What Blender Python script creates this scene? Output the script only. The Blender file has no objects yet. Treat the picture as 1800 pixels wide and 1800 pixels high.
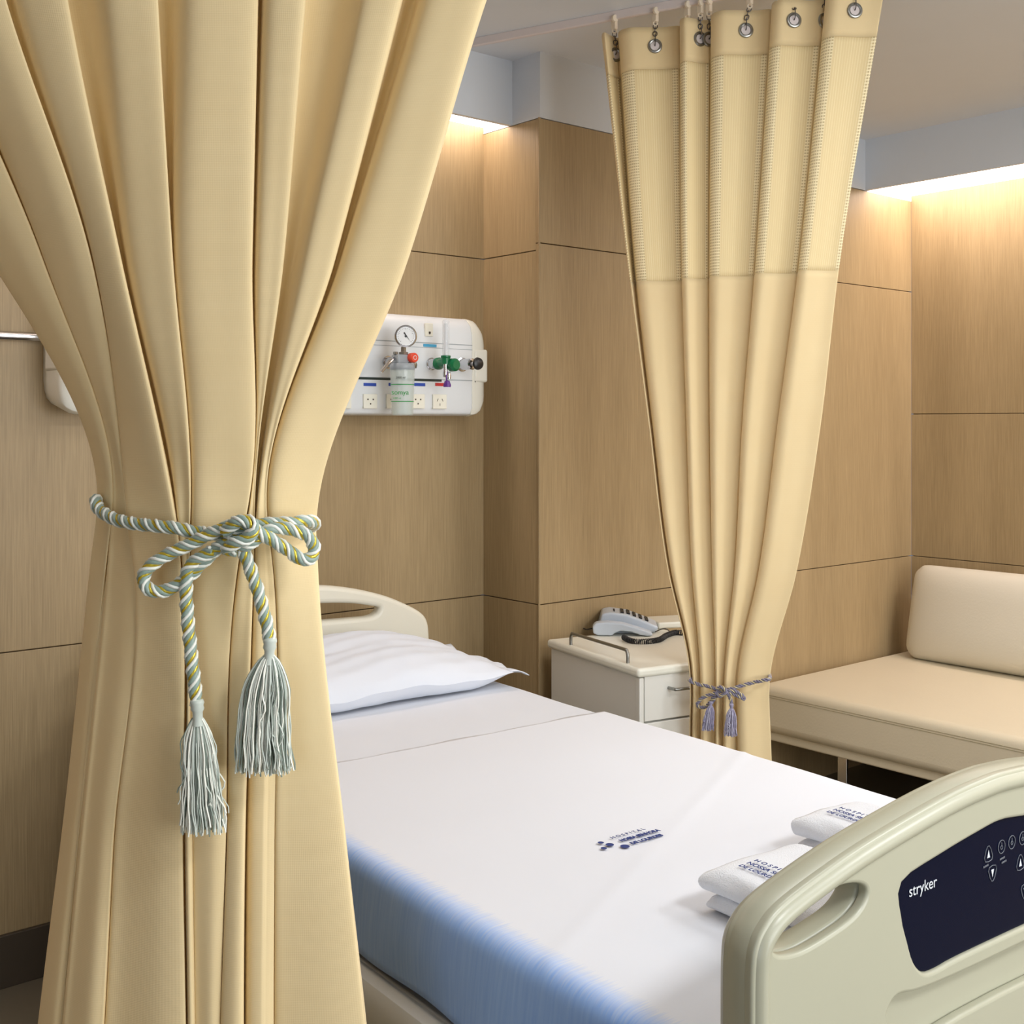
import bpy, bmesh, math, random
from mathutils import Vector, Matrix
random.seed(7)
PI = math.pi
COL = bpy.context.scene.collection
# ------------------------------------------------------------------ camera model (measured)
YAW = math.radians(40.2); CS, SN = math.cos(YAW), math.sin(YAW)
F = 2070.0; CX = 900.0; HY = 745.0; EYE = 1.5
CEIL = 2.754; SOF = 2.532
def w(X, Y, z): return Vector((CS*X + SN*Y, -SN*X + CS*Y, z))
def on_depth(px, py, Y): return w((px-CX)/F*Y, Y, EYE-(py-HY)/F*Y)
def on_v(px, py, v):
    t = (px-CX)/F; Y = v/(CS-SN*t); return w(t*Y, Y, EYE-(py-HY)/F*Y)
def on_z(px, py, z):
    Y = (EYE-z)*F/(py-HY); return w((px-CX)/F*Y, Y, z)
# bed frame: p = across, q = towards the head
BR = math.radians(-3.53); BC = Vector((math.cos(BR)*1.51-math.sin(BR)*2.0, math.sin(BR)*1.51+math.cos(BR)*2.0, 0))
def bed_q(px, py, q):            # point of the plane q -> (x, z) in bed coordinates (centre 1.51)
    t = (px-CX)/F; Y = q/(0.802-0.597*t)
    return (Y*(0.802*t+0.597)-1.51, EYE-(py-HY)*Y/F)
def bed_z(px, py, z):
    Y = (EYE-z)*F/(py-HY); X = (px-CX)/F*Y
    return (X*0.802+Y*0.597-1.51, -X*0.597+Y*0.802-2.0)

# ------------------------------------------------------------------ materials
def srgb(c):
    return tuple(((x/255)/12.92 if x/255 <= .04045 else ((x/255+.055)/1.055)**2.4) for x in c)+(1,)
def new_mat(name):
    m = bpy.data.materials.new(name); m.use_nodes = True
    nt = m.node_tree; return m, nt, nt.nodes['Principled BSDF']
def mat(name, col, rough=.5, metal=0, bump=0, bscale=200, spec=.5, trans=0, alpha=1, sheen=0, var=0.0, vscale=6):
    m, nt, b = new_mat(name)
    b.inputs['Base Color'].default_value = srgb(col)
    b.inputs['Roughness'].default_value = rough; b.inputs['Metallic'].default_value = metal
    b.inputs['Specular IOR Level'].default_value = spec
    b.inputs['Transmission Weight'].default_value = trans; b.inputs['Alpha'].default_value = alpha
    b.inputs['Sheen Weight'].default_value = sheen
    tc = nt.nodes.new('ShaderNodeTexCoord')
    n = nt.nodes.new('ShaderNodeTexNoise'); n.inputs['Scale'].default_value = vscale; n.inputs['Detail'].default_value = 4
    nt.links.new(tc.outputs['Object'], n.inputs['Vector'])
    mx = nt.nodes.new('ShaderNodeMix'); mx.data_type = 'RGBA'
    a = srgb(col); v = max(var, .02)
    mx.inputs[6].default_value = tuple(x*(1-v) for x in a[:3])+(1,)
    mx.inputs[7].default_value = tuple(min(1, x*(1+v)) for x in a[:3])+(1,)
    nt.links.new(n.outputs['Fac'], mx.inputs[0]); nt.links.new(mx.outputs[2], b.inputs['Base Color'])
    if bump:
        n2 = nt.nodes.new('ShaderNodeTexNoise'); n2.inputs['Scale'].default_value = bscale
        nt.links.new(tc.outputs['Object'], n2.inputs['Vector'])
        bp = nt.nodes.new('ShaderNodeBump'); bp.inputs['Strength'].default_value = bump; bp.inputs['Distance'].default_value = .002
        nt.links.new(n2.outputs['Fac'], bp.inputs['Height']); nt.links.new(bp.outputs['Normal'], b.inputs['Normal'])
    return m
def emit(name, col, s):
    m, nt, b = new_mat(name)
    b.inputs['Base Color'].default_value = (.8,.8,.8,1)
    b.inputs['Emission Color'].default_value = srgb(col); b.inputs['Emission Strength'].default_value = s
    return m
def wood(name, c1, c2, rough=.42, glossc=.35):
    m, nt, b = new_mat(name); L = nt.links
    tc = nt.nodes.new('ShaderNodeTexCoord'); mp = nt.nodes.new('ShaderNodeMapping')
    mp.inputs['Scale'].default_value = (120, 120, 2.2); L.new(tc.outputs['Object'], mp.inputs['Vector'])
    n = nt.nodes.new('ShaderNodeTexNoise'); n.inputs['Scale'].default_value = 3; n.inputs['Detail'].default_value = 6; n.inputs['Roughness'].default_value = .62
    L.new(mp.outputs['Vector'], n.inputs['Vector'])
    mp2 = nt.nodes.new('ShaderNodeMapping'); mp2.inputs['Scale'].default_value = (3.2, 3.2, .35); L.new(tc.outputs['Object'], mp2.inputs['Vector'])
    n2 = nt.nodes.new('ShaderNodeTexNoise'); n2.inputs['Scale'].default_value = 2; n2.inputs['Detail'].default_value = 2
    L.new(mp2.outputs['Vector'], n2.inputs['Vector'])
    ad = nt.nodes.new('ShaderNodeMath'); ad.operation = 'MULTIPLY_ADD'; ad.inputs[1].default_value = .45
    L.new(n2.outputs['Fac'], ad.inputs[0]); L.new(n.outputs['Fac'], ad.inputs[2])
    mr = nt.nodes.new('ShaderNodeMapRange'); mr.inputs['From Min'].default_value = .45; mr.inputs['From Max'].default_value = .98
    L.new(ad.outputs[0], mr.inputs['Value'])
    mx = nt.nodes.new('ShaderNodeMix'); mx.data_type = 'RGBA'
    mx.inputs[6].default_value = srgb(c1); mx.inputs[7].default_value = srgb(c2)
    L.new(mr.outputs[0], mx.inputs[0]); L.new(mx.outputs[2], b.inputs['Base Color'])
    bp = nt.nodes.new('ShaderNodeBump'); bp.inputs['Strength'].default_value = .15; bp.inputs['Distance'].default_value = .001
    L.new(n.outputs['Fac'], bp.inputs['Height']); L.new(bp.outputs['Normal'], b.inputs['Normal'])
    b.inputs['Roughness'].default_value = rough; b.inputs['Specular IOR Level'].default_value = glossc
    return m
def cloth_mat(name, col, col2=None, weave=900, rough=.85, sheen=.15, bump=.12, tr=0):
    m, nt, b = new_mat(name); L = nt.links
    tc = nt.nodes.new('ShaderNodeTexCoord')
    n = nt.nodes.new('ShaderNodeTexNoise'); n.inputs['Scale'].default_value = 9; n.inputs['Detail'].default_value = 6
    L.new(tc.outputs['UV'], n.inputs['Vector'])
    mx = nt.nodes.new('ShaderNodeMix'); mx.data_type = 'RGBA'
    mx.inputs[6].default_value = srgb(col2 or tuple(c*.96 for c in col)); mx.inputs[7].default_value = srgb(col)
    L.new(n.outputs['Fac'], mx.inputs[0]); L.new(mx.outputs[2], b.inputs['Base Color'])
    wv = nt.nodes.new('ShaderNodeTexWave'); wv.inputs['Scale'].default_value = weave/6.28; wv.bands_direction = 'X'
    wv2 = nt.nodes.new('ShaderNodeTexWave'); wv2.inputs['Scale'].default_value = weave/6.28; wv2.bands_direction = 'Y'
    L.new(tc.outputs['UV'], wv.inputs['Vector']); L.new(tc.outputs['UV'], wv2.inputs['Vector'])
    ml = nt.nodes.new('ShaderNodeMath'); ml.operation = 'ADD'; L.new(wv.outputs['Fac'], ml.inputs[0]); L.new(wv2.outputs['Fac'], ml.inputs[1])
    bp = nt.nodes.new('ShaderNodeBump'); bp.inputs['Strength'].default_value = bump; bp.inputs['Distance'].default_value = .0006
    L.new(ml.outputs[0], bp.inputs['Height']); L.new(bp.outputs['Normal'], b.inputs['Normal'])
    b.inputs['Roughness'].default_value = rough; b.inputs['Sheen Weight'].default_value = sheen
    b.inputs['Specular IOR Level'].default_value = .2
    if tr:
        t = nt.nodes.new('ShaderNodeBsdfTranslucent'); L.new(mx.outputs[2], t.inputs['Color'])
        ms = nt.nodes.new('ShaderNodeMixShader'); ms.inputs[0].default_value = tr
        L.new(b.outputs[0], ms.inputs[1]); L.new(t.outputs[0], ms.inputs[2]); L.new(ms.outputs[0], nt.nodes['Material Output'].inputs['Surface'])
    return m
def mesh_mat(name, col, light):
    """open-weave curtain netting: vertical ribs and ladder bands, tiny holes"""
    m, nt, b = new_mat(name); L = nt.links
    tc = nt.nodes.new('ShaderNodeUVMap'); tc.uv_map = 'UVMap'; sp = nt.nodes.new('ShaderNodeSeparateXYZ'); L.new(tc.outputs[0], sp.inputs[0])
    def mth(op, a, bb, c=None):
        n = nt.nodes.new('ShaderNodeMath'); n.operation = op
        for i, v in enumerate((a, bb, c)):
            if v is None: continue
            if isinstance(v, (int, float)): n.inputs[i].default_value = v
            else: L.new(v, n.inputs[i])
        return n.outputs[0]
    # band selector along the width
    uf = nt.nodes.new('ShaderNodeUVMap'); uf.uv_map = 'Fold'; sf_ = nt.nodes.new('ShaderNodeSeparateXYZ'); L.new(uf.outputs[0], sf_.inputs[0])
    isband = mth('MAXIMUM', mth('MULTIPLY', mth('GREATER_THAN', sf_.outputs[0], .07), mth('LESS_THAN', sf_.outputs[0], .27)), mth('MULTIPLY', mth('GREATER_THAN', sf_.outputs[0], .57), mth('LESS_THAN', sf_.outputs[0], .63)))
    fr_v = mth('FRACT', mth('MULTIPLY', sp.outputs[1], 118), 0)        # rungs every 8.5 mm
    rung = mth('LESS_THAN', fr_v, .45)
    fr_u = mth('FRACT', mth('MULTIPLY', sp.outputs[0], 150), 0)
    rib = mth('LESS_THAN', fr_u, .3)
    nz = nt.nodes.new('ShaderNodeTexNoise'); nz.noise_dimensions = '1D'; nz.inputs['Scale'].default_value = 60
    L.new(sp.outputs[0], nz.inputs['W'])
    ribs = mth('MULTIPLY', rib, mth('MULTIPLY', nz.outputs['Fac'], .7))
    lad = mth('MULTIPLY', isband, mth('MAXIMUM', rung, rib))
    pat = mth('MAXIMUM', lad, ribs)
    mx = nt.nodes.new('ShaderNodeMix'); mx.data_type = 'RGBA'
    mx.inputs[6].default_value = srgb(col); mx.inputs[7].default_value = srgb(light)
    L.new(pat, mx.inputs[0]); L.new(mx.outputs[2], b.inputs['Base Color'])
    hole = mth('MULTIPLY', isband, mth('MULTIPLY', mth('SUBTRACT', 1, rung), mth('SUBTRACT', 1, rib)))
    al = mth('SUBTRACT', 1, mth('MULTIPLY', hole, .22)); L.new(al, b.inputs['Alpha'])
    bp = nt.nodes.new('ShaderNodeBump'); bp.inputs['Strength'].default_value = .5; bp.inputs['Distance'].default_value = .001
    L.new(pat, bp.inputs['Height']); L.new(bp.outputs['Normal'], b.inputs['Normal'])
    b.inputs['Roughness'].default_value = .8; b.inputs['Specular IOR Level'].default_value = .2
    return m

M = {}
M['wood'] = wood('oak_veneer', (148,127,93), (181,158,120))
M['groove'] = mat('groove_shadow_gap', (142,115,82), .8)
M['paint'] = mat('ceiling_paint', (214,217,222), .7, bump=.05, bscale=300)
M['soffit'] = mat('soffit_paint', (208,214,222), .7, bump=.05, bscale=300)
M['floor'] = mat('vinyl_floor', (112,104,88), .35, var=.08, vscale=3)
M['skirt'] = mat('skirting', (70,60,48), .45)
M['track'] = mat('track_enamel', (214,204,202), .35)
M['cream_cloth'] = cloth_mat('cream_curtain_cloth', (248,228,182), (243,220,170), tr=.18)
M['cream_back'] = cloth_mat('cream_curtain_cloth_far', (245,225,180), (240,217,169), tr=.18)
M['net'] = mesh_mat('cream_netting', (226,204,156), (247,232,192))
M['chrome'] = mat('chrome', (205,205,208), .18, 1)
M['steel'] = mat('brushed_steel', (150,150,146), .32, 1)
M['dark_steel'] = mat('dark_steel_wire', (96,92,92), .35, .9)
M['nylon'] = mat('ivory_nylon', (226,212,190), .4)
M['white_cloth'] = cloth_mat('white_cotton', (226,229,236), (222,226,234), weave=1500, bump=.06)
M['pillow'] = cloth_mat('pillow_cotton', (226,231,240), (221,227,238), weave=1500, bump=.06)
M['towel'] = mat('terry_towel', (238,241,247), .95, bump=.9, bscale=500, sheen=.5)
M['bedplastic'] = mat('bed_plastic', (170,169,149), .32, spec=.5)
M['bedplastic_lt'] = mat('headboard_plastic', (226,222,206), .35)
M['bedrail'] = mat('bed_rail_grey', (206,212,212), .3)
M['bedframe'] = mat('bed_frame_grey', (150,156,158), .4)
M['mattress'] = mat('mattress_blue', (120,150,205), .7)
M['console'] = mat('console_navy', (7,13,34), .25, spec=.12)
M['mark'] = mat('panel_print', (205,210,215), .5)
M['mark_dim'] = mat('panel_print_dim', (110,114,122), .5)
M['ink'] = mat('navy_ink', (40,58,120), .8)
M['amber'] = mat('amber_mark', (180,80,30), .5)
M['leather'] = mat('cream_leatherette', (214,203,178), .5, bump=.25, bscale=120, spec=.4)
M['leather_bk'] = mat('cream_leatherette_back', (212,206,190), .5, bump=.25, bscale=120, spec=.4)
M['seam'] = mat('stitching', (168,158,128), .7)
M['cab'] = mat('white_laminate', (224,223,216), .35)
M['cabtop'] = mat('white_laminate_top', (232,231,218), .3)
M['phone'] = mat('phone_plastic', (198,209,222), .3)
M['black'] = mat('black_plastic', (22,22,24), .35)
M['cord'] = mat('cord_black', (34,34,36), .4)
M['panelw'] = mat('service_panel_white', (226,230,233), .3)
M['capw'] = mat('service_panel_cap', (232,231,220), .35)
M['ivory'] = mat('socket_ivory', (238,236,222), .35)
M['slot'] = mat('socket_slot', (60,46,34), .6)
M['strip'] = mat('panel_black_strip', (22,40,34), .4)
M['blue'] = mat('label_blue', (36,72,170), .5)
M['cyan'] = mat('label_cyan', (70,170,215), .5)
M['red'] = mat('label_red', (200,40,40), .5)
M['redknob'] = mat('knob_red', (232,78,50), .35)
M['green'] = mat('flowmeter_green', (10,110,66), .3)
M['purple'] = mat('purple_nozzle', (96,50,140), .35)
M['greyp'] = mat('regulator_grey', (160,168,174), .35)
M['white'] = mat('dial_white', (235,238,240), .4)
M['ink_green'] = mat('green_print', (20,150,60), .5)
M['light_line'] = mat('groove_grey', (170,178,182), .5)
M['clear'] = mat('clear_plastic', (225,236,232), .08, spec=.5, alpha=.38)
M['glass'] = mat('clear_tube', (225,232,240), .05, alpha=.3)
M['rope_grey'] = mat('silk_sage', (140,160,150), .4, sheen=.4)
M['rope_white'] = mat('silk_white', (232,234,224), .4, sheen=.4)
M['rope_gold'] = mat('gold_thread', (206,184,62), .3, .55)
M['tassel'] = mat('tassel_thread_silver', (196,204,194), .5, sheen=.5)
M['tassel2'] = mat('tassel_thread_white', (238,238,226), .5, sheen=.5)
M['tasseld'] = mat('tassel_thread_gap_shade', (120,134,122), .5, sheen=.4)  # darker threads stand in for shadowed gaps in the fringe
M['vrope'] = mat('violet_cord', (120,116,138), .45, sheen=.4)
M['vrope2'] = mat('straw_cord', (196,184,150), .45)
M['vt'] = mat('violet_tassel', (148,144,172), .55, sheen=.4)
M['vt2'] = mat('violet_tassel_pale', (190,188,206), .55)
M['cove'] = emit('cove_diffuser', (255,236,226), 8)
M['lamp'] = emit('ceiling_lamp_diffuser', (255,250,242), 9)
M['frame_w'] = mat('white_frame', (230,230,230), .4)

# ------------------------------------------------------------------ mesh builder
class MB:
    def __init__(s): s.v = []; s.f = []; s.mi = []; s.uv = {}
    def add(s, vs, fs, mi=0):
        o = len(s.v); s.v += [Vector(p) for p in vs]
        for f in fs: s.f.append([i+o for i in f]); s.mi.append(mi)
        return o
    def box(s, a, b, mi=0):
        x0,y0,z0 = a; x1,y1,z1 = b
        s.add([(x0,y0,z0),(x1,y0,z0),(x1,y1,z0),(x0,y1,z0),(x0,y0,z1),(x1,y0,z1),(x1,y1,z1),(x0,y1,z1)],
              [(0,3,2,1),(4,5,6,7),(0,1,5,4),(1,2,6,5),(2,3,7,6),(3,0,4,7)], mi)
    def rings(s, rs, mi=0, caps=True, closed=False):
        n = len(rs[0]); o = len(s.v)
        for r in rs: s.v += [Vector(p) for p in r]
        m = len(rs)
        for i in range(m if closed else m-1):
            for j in range(n):
                a = o+i*n+j; b = o+i*n+(j+1)%n; i2 = (i+1) % m
                s.f.append([a, b, o+i2*n+(j+1)%n, o+i2*n+j]); s.mi.append(mi)
        if caps and not closed:
            s.f.append([o+j for j in range(n)][::-1]); s.mi.append(mi)
            s.f.append([o+(m-1)*n+j for j in range(n)]); s.mi.append(mi)
    def tube(s, path, r, n=10, mi=0, closed=False, caps=True, sx=1.0):
        path = [Vector(p) for p in path]; m = len(path); fr = frames(path, closed)
        rs = []
        for i, p in enumerate(path):
            rr = r[i] if isinstance(r, (list, tuple)) else r
            a, b = fr[i]
            rs.append([p + a*rr*sx*math.cos(2*PI*k/n) + b*rr*math.sin(2*PI*k/n) for k in range(n)])
        s.rings(rs, mi, caps, closed)
    def lathe(s, c, prof, axis='Z', n=24, mi=0, caps=True):
        c = Vector(c); ax = {'X':(Vector((0,1,0)),Vector((0,0,1)),Vector((1,0,0))),
              'Y':(Vector((0,0,1)),Vector((1,0,0)),Vector((0,1,0))),'Z':(Vector((1,0,0)),Vector((0,1,0)),Vector((0,0,1)))}[axis]
        s.rings([[c + (ax[0]*math.cos(2*PI*k/n) + ax[1]*math.sin(2*PI*k/n))*r + ax[2]*h for k in range(n)] for r, h in prof], mi, caps)
    def torus(s, c, nrm, R, r, n=28, k=8, mi=0, sx=1.0):
        nrm = Vector(nrm).normalized(); a = nrm.orthogonal().normalized()
        if abs(nrm.z) < .9: a = Vector((0,0,1)).cross(nrm).normalized()
        b = nrm.cross(a)
        s.tube([Vector(c)+a*R*sx*math.cos(2*PI*i/n)+b*R*math.sin(2*PI*i/n) for i in range(n)], r, k, mi, closed=True)
    def disc(s, c, nrm, R, n=24, mi=0):
        nrm = Vector(nrm).normalized(); a = Vector((0,0,1)).cross(nrm).normalized() if abs(nrm.z) < .9 else Vector((1,0,0)); b = nrm.cross(a)
        s.add([Vector(c)+a*R*math.cos(2*PI*i/n)+b*R*math.sin(2*PI*i/n) for i in range(n)], [list(range(n))], mi)
    def grid(s, P, mi=0, closed=False):
        m = len(P); n = len(P[0]); o = len(s.v)
        for r in P: s.v += [Vector(p) for p in r]
        for i in range(m-1):
            for j in range(n-1):
                s.f.append([o+i*n+j, o+i*n+j+1, o+(i+1)*n+j+1, o+(i+1)*n+j]); s.mi.append(mi)
    def xf(s, mtx): s.v = [mtx @ p for p in s.v]; return s
    def build(s, name, mats, parent=None, smooth=True, bevel=0, loc=None, rotz=0, sub=0, solid=0, seg=3, uvs=None, angle=35):
        me = bpy.data.meshes.new(name); me.from_pydata([tuple(p) for p in s.v], [], s.f)
        if not isinstance(mats, (list, tuple)): mats = [mats]
        for m in mats: me.materials.append(m)
        for p, i in zip(me.polygons, s.mi): p.material_index = i; p.use_smooth = smooth
        if uvs:
            uvl = me.uv_layers.new(name='UVMap')
            for lp in me.loops: uvl.data[lp.index].uv = uvs[lp.vertex_index]
        me.validate(); me.update()
        if smooth and not uvs: me.set_sharp_from_angle(angle=math.radians(angle))
        o = bpy.data.objects.new(name, me); COL.objects.link(o)
        if parent: o.parent = parent
        if loc is not None: o.location = loc; o.rotation_euler = (0,0,rotz)
        if solid:
            md = o.modifiers.new('solid', 'SOLIDIFY'); md.thickness = solid; md.offset = 0
        if bevel:
            md = o.modifiers.new('bevel', 'BEVEL'); md.width = bevel; md.segments = seg; md.limit_method = 'ANGLE'; md.angle_limit = math.radians(40)
        if sub:
            md = o.modifiers.new('sub', 'SUBSURF'); md.levels = sub; md.render_levels = sub
        return o
def frames(path, closed=False):
    m = len(path); out = []; prev = None
    for i in range(m):
        if closed: t = path[(i+1) % m]-path[i-1]
        else: t = path[min(i+1, m-1)]-path[max(i-1, 0)]
        t = t.normalized() if t.length > 1e-9 else Vector((0,0,1))
        if prev is None:
            a = t.orthogonal().normalized()
        else:
            a = (prev - t*prev.dot(t))
            a = a.normalized() if a.length > 1e-6 else t.orthogonal().normalized()
        prev = a; out.append((a, t.cross(a)))
    return out
def catmull(pts, n=8, closed=False):
    pts = [Vector(p) for p in pts]; m = len(pts); out = []
    for i in range(m if closed else m-1):
        if closed: p0,p1,p2,p3 = pts[i-1],pts[i],pts[(i+1)%m],pts[(i+2)%m]
        else: p0,p1,p2,p3 = pts[max(i-1,0)],pts[i],pts[i+1],pts[min(i+2,m-1)]
        for k in range(n):
            t = k/n
            out.append(.5*((2*p1)+(p2-p0)*t+(2*p0-5*p1+4*p2-p3)*t*t+(3*p1-p0-3*p2+p3)*t**3))
    if not closed: out.append(pts[-1].copy())
    return out
def empty(name, label, cat, loc=(0,0,0), rotz=0, group=None):
    o = bpy.data.objects.new(name, None); COL.objects.link(o); o.empty_display_size = .05
    o.location = loc; o.rotation_euler = (0,0,rotz); tag(o, label, cat, group); return o
def tag(o, label, cat, group=None):
    o['label'] = label; o['category'] = cat
    if group: o['group'] = group
    return o
def struct(o): o['kind'] = 'structure'; return o
def text_mesh(name, s, size, m, parent, mtx, extrude=.0003, xs=1.0, spacing=1.0, align='LEFT', off=0):
    cu = bpy.data.curves.new(name, 'FONT'); cu.body = s; cu.size = size; cu.extrude = extrude; cu.space_character = spacing; cu.align_x = align; cu.offset = off
    ob = bpy.data.objects.new(name, cu); COL.objects.link(ob)
    dg = bpy.context.evaluated_depsgraph_get(); me = bpy.data.meshes.new_from_object(ob.evaluated_get(dg))
    bpy.data.objects.remove(ob)
    me.transform(mtx @ Matrix.Diagonal((xs,1,1,1))); me.materials.clear(); me.materials.append(m)
    o = bpy.data.objects.new(name, me); COL.objects.link(o)
    if parent: o.parent = parent
    return o
def slab(name, outline, holes, y0, thick, m, parent, bevel=.004):
    """filled outline in the local x-z plane, front face at y0, going back by thick"""
    cu = bpy.data.curves.new(name, 'CURVE'); cu.dimensions = '2D'; cu.fill_mode = 'BOTH'
    for loop in [outline]+holes:
        sp = cu.splines.new('POLY'); sp.points.add(len(loop)-1); sp.use_cyclic_u = True
        for p, c in zip(sp.points, loop): p.co = (c[0], c[1], 0, 1)
    cu.extrude = thick/2-bevel; cu.bevel_depth = bevel; cu.bevel_resolution = 3; cu.offset = -bevel
    ob = bpy.data.objects.new(name, cu); COL.objects.link(ob)
    dg = bpy.context.evaluated_depsgraph_get(); me = bpy.data.meshes.new_from_object(ob.evaluated_get(dg))
    bpy.data.objects.remove(ob)
    me.transform(Matrix(((1,0,0,0),(0,0,-1,y0+thick/2),(0,1,0,0),(0,0,0,1))))
    me.materials.clear(); me.materials.append(m)
    for p in me.polygons: p.use_smooth = True
    me.set_sharp_from_angle(angle=math.radians(30))
    o = bpy.data.objects.new(name, me); COL.objects.link(o)
    if parent: o.parent = parent
    return o

# ------------------------------------------------------------------ room shell
U0, U1, V0, V1, VF, UP = -1.5, 4.93, -1.9, 3.27, 2.97, 2.63
def wall(name, axis, c, out, a0, a1, cuts, top=CEIL):
    """panelled wall on plane axis=c, body towards 'out' sign, running a0..a1"""
    mb = MB(); g = .0016; zs = cuts; e0, e1 = (a0+.025 if name in ('wall_sofa',) else a0), (a1-.02 if name in ('wall_head',) else a1); top = 2.5
    for z0, z1 in zip(zs[:-1], zs[1:]):
        lo = z0+(g if z0 > zs[0] else 0); hi = z1-(g if z1 < zs[-1] else 0)
        if axis == 'v': mb.box((a0, min(c, c+out*.018), lo), (a1, max(c, c+out*.018), hi))
        else: mb.box((min(c, c+out*.018), a0, lo), (max(c, c+out*.018), a1, hi))
    lo, hi = c+out*.016, c+out*.06
    if axis == 'v': mb.box((e0, min(lo,hi), 0), (e1, max(lo,hi), top), 1)
    else: mb.box((min(lo,hi), a0, 0), (max(lo,hi), a1, top), 1)
    return struct(mb.build(name, [M['wood'], M['groove']], bevel=.0012, seg=2, smooth=False))
wall('wall_head', 'v', V1, 1, U0, UP+.02, (.14, .89, 2.086, 2.6))
wall('wall_pier', 'u', UP, 1, VF+.018, V1, (0, .89, 2.086, 2.53))
wall('wall_sofa', 'v', VF, 1, UP, U1, (0, .89, 2.11, 2.53))
wall('wall_right', 'u', U1, 1, V0, VF, (0, .89, 1.545, 2.6))
wall('wall_left', 'u', U0, -1, V0, V1, (0, .89, 2.086, 2.6))
wall('wall_behind', 'v', V0, -1, U0, U1, (0, .89, 2.086, 2.6))
mb = MB(); mb.box((U0-.1, V0-.1, -.1), (U1+.1, V1+.1, 0)); struct(mb.build('floor', M['floor'], smooth=False))
mb = MB(); mb.box((U0-.1, V0-.1, CEIL), (U1+.1, V1+.1, CEIL+.1)); struct(mb.build('ceiling', M['paint'], smooth=False))
mb = MB(); mb.box((U0, V1-.012, 0), (UP, V1+.02, .14)); struct(mb.build('baseboard_head', M['skirt'], smooth=False, bevel=.002))
mb = MB(); mb.tube([(UP-.001, VF-.001, .0), (UP-.001, VF-.001, SOF)], .004, 6); struct(mb.build('trim_1', M['wood']))
# dropped soffits
mb = MB(); mb.box((U0, 3.11, SOF), (UP, 3.13, CEIL)); struct(mb.build('trim_2', M['soffit'], smooth=False))
mb = MB(); mb.box((UP, VF-.004, SOF), (4.55, V1+.06, CEIL)); struct(mb.build('trim_3', M['soffit'], smooth=False))
mb = MB(); mb.box((4.55, V0, SOF), (4.57, VF-.004, CEIL)); struct(mb.build('trim_4', M['soffit'], smooth=False))
mb = MB(); mb.box((U0, 3.131, SOF+.022), (UP-.002, V1-.001, SOF+.04)); tag(mb.build('cove_light', M['cove'], smooth=False), 'glowing white cove light strip above the bed wall', 'light')
mb = MB(); mb.box((4.571, V0, SOF+.022), (U1-.001, VF-.0012, SOF+.04)); tag(mb.build('cove_light', M['cove'], smooth=False), 'glowing warm cove light strip above the sofa wall', 'light')
mb = MB(); mb.box((4.571, VF-.0006, SOF-.004), (U1, VF+.06, CEIL)); struct(mb.build('trim_5', M['soffit'], smooth=False))

# ------------------------------------------------------------------ curtains
def curtain(name, keys, zrows, pos, arc_ref, mats_rows, parent, nres=6, nrow=90, solid=.0016, warp=None):
    """keys[row] = list of (px, d); pos(px, d, z) -> world; rows interpolated smoothly"""
    R = len(zrows); cols = []
    prof = []
    for k in keys:
        prof.append(catmull([Vector((a, b, 0)) for a, b in k], nres))
    N = len(prof[0])
    def row_at(z):
        i = 0
        while i < R-2 and z < zrows[i+1]: i += 1
        t = (zrows[i]-z)/(zrows[i]-zrows[i+1]); t = max(0, min(1, t))
        h = zrows[i+1]-zrows[i]
        def tan(j):     # finite-difference slopes
            if j <= 0: return [(b-a)/(zrows[1]-zrows[0]) for a, b in zip(prof[0], prof[1])]
            if j >= R-1: return [(b-a)/(zrows[-1]-zrows[-2]) for a, b in zip(prof[-2], prof[-1])]
            d0, d1 = zrows[j]-zrows[j-1], zrows[j+1]-zrows[j]
            return [(((b-a)/d0)*d1+((c-b)/d1)*d0)/(d0+d1) for a, b, c in zip(prof[j-1], prof[j], prof[j+1])]
        m0, m1 = tan(i), tan(i+1)
        h00, h10, h01, h11 = 2*t**3-3*t*t+1, t**3-2*t*t+t, -2*t**3+3*t*t, t**3-t*t
        return [prof[i][j]*h00+m0[j]*(h*h10)+prof[i+1][j]*h01+m1[j]*(h*h11) for j in range(N)]
    out = []; fold = [((j % (nres*8))/(nres*8)) for j in range(N)]
    ref = [pos(p.x, p.y, arc_ref) for p in row_at(arc_ref)]
    arc = [0]
    for a, b in zip(ref[:-1], ref[1:]): arc.append(arc[-1]+(b-a).length)
    for (nm, m, z0, z1, ex) in mats_rows:
        n = max(6, int(nrow*abs(z0-z1)/(zrows[0]-zrows[-1])))
        P = []; uv = []
        for i in range(n+1):
            z = z0+(z1-z0)*i/n; r = row_at(z)
            row = []
            for j, p in enumerate(r):
                q = pos(p.x, p.y+ex, z)
                if warp: q = q+warp(j/N, z)
                row.append(q); uv.append((arc[j], z))
            P.append(row)
        g = MB(); g.grid(P)
        o = g.build(nm, m, parent, uvs=uv, solid=solid); out.append(o)
        ul = o.data.uv_layers.new(name='Fold')
        for lp in o.data.loops: ul.data[lp.index].uv = (fold[lp.vertex_index % N], 0)
    return out, row_at

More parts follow.
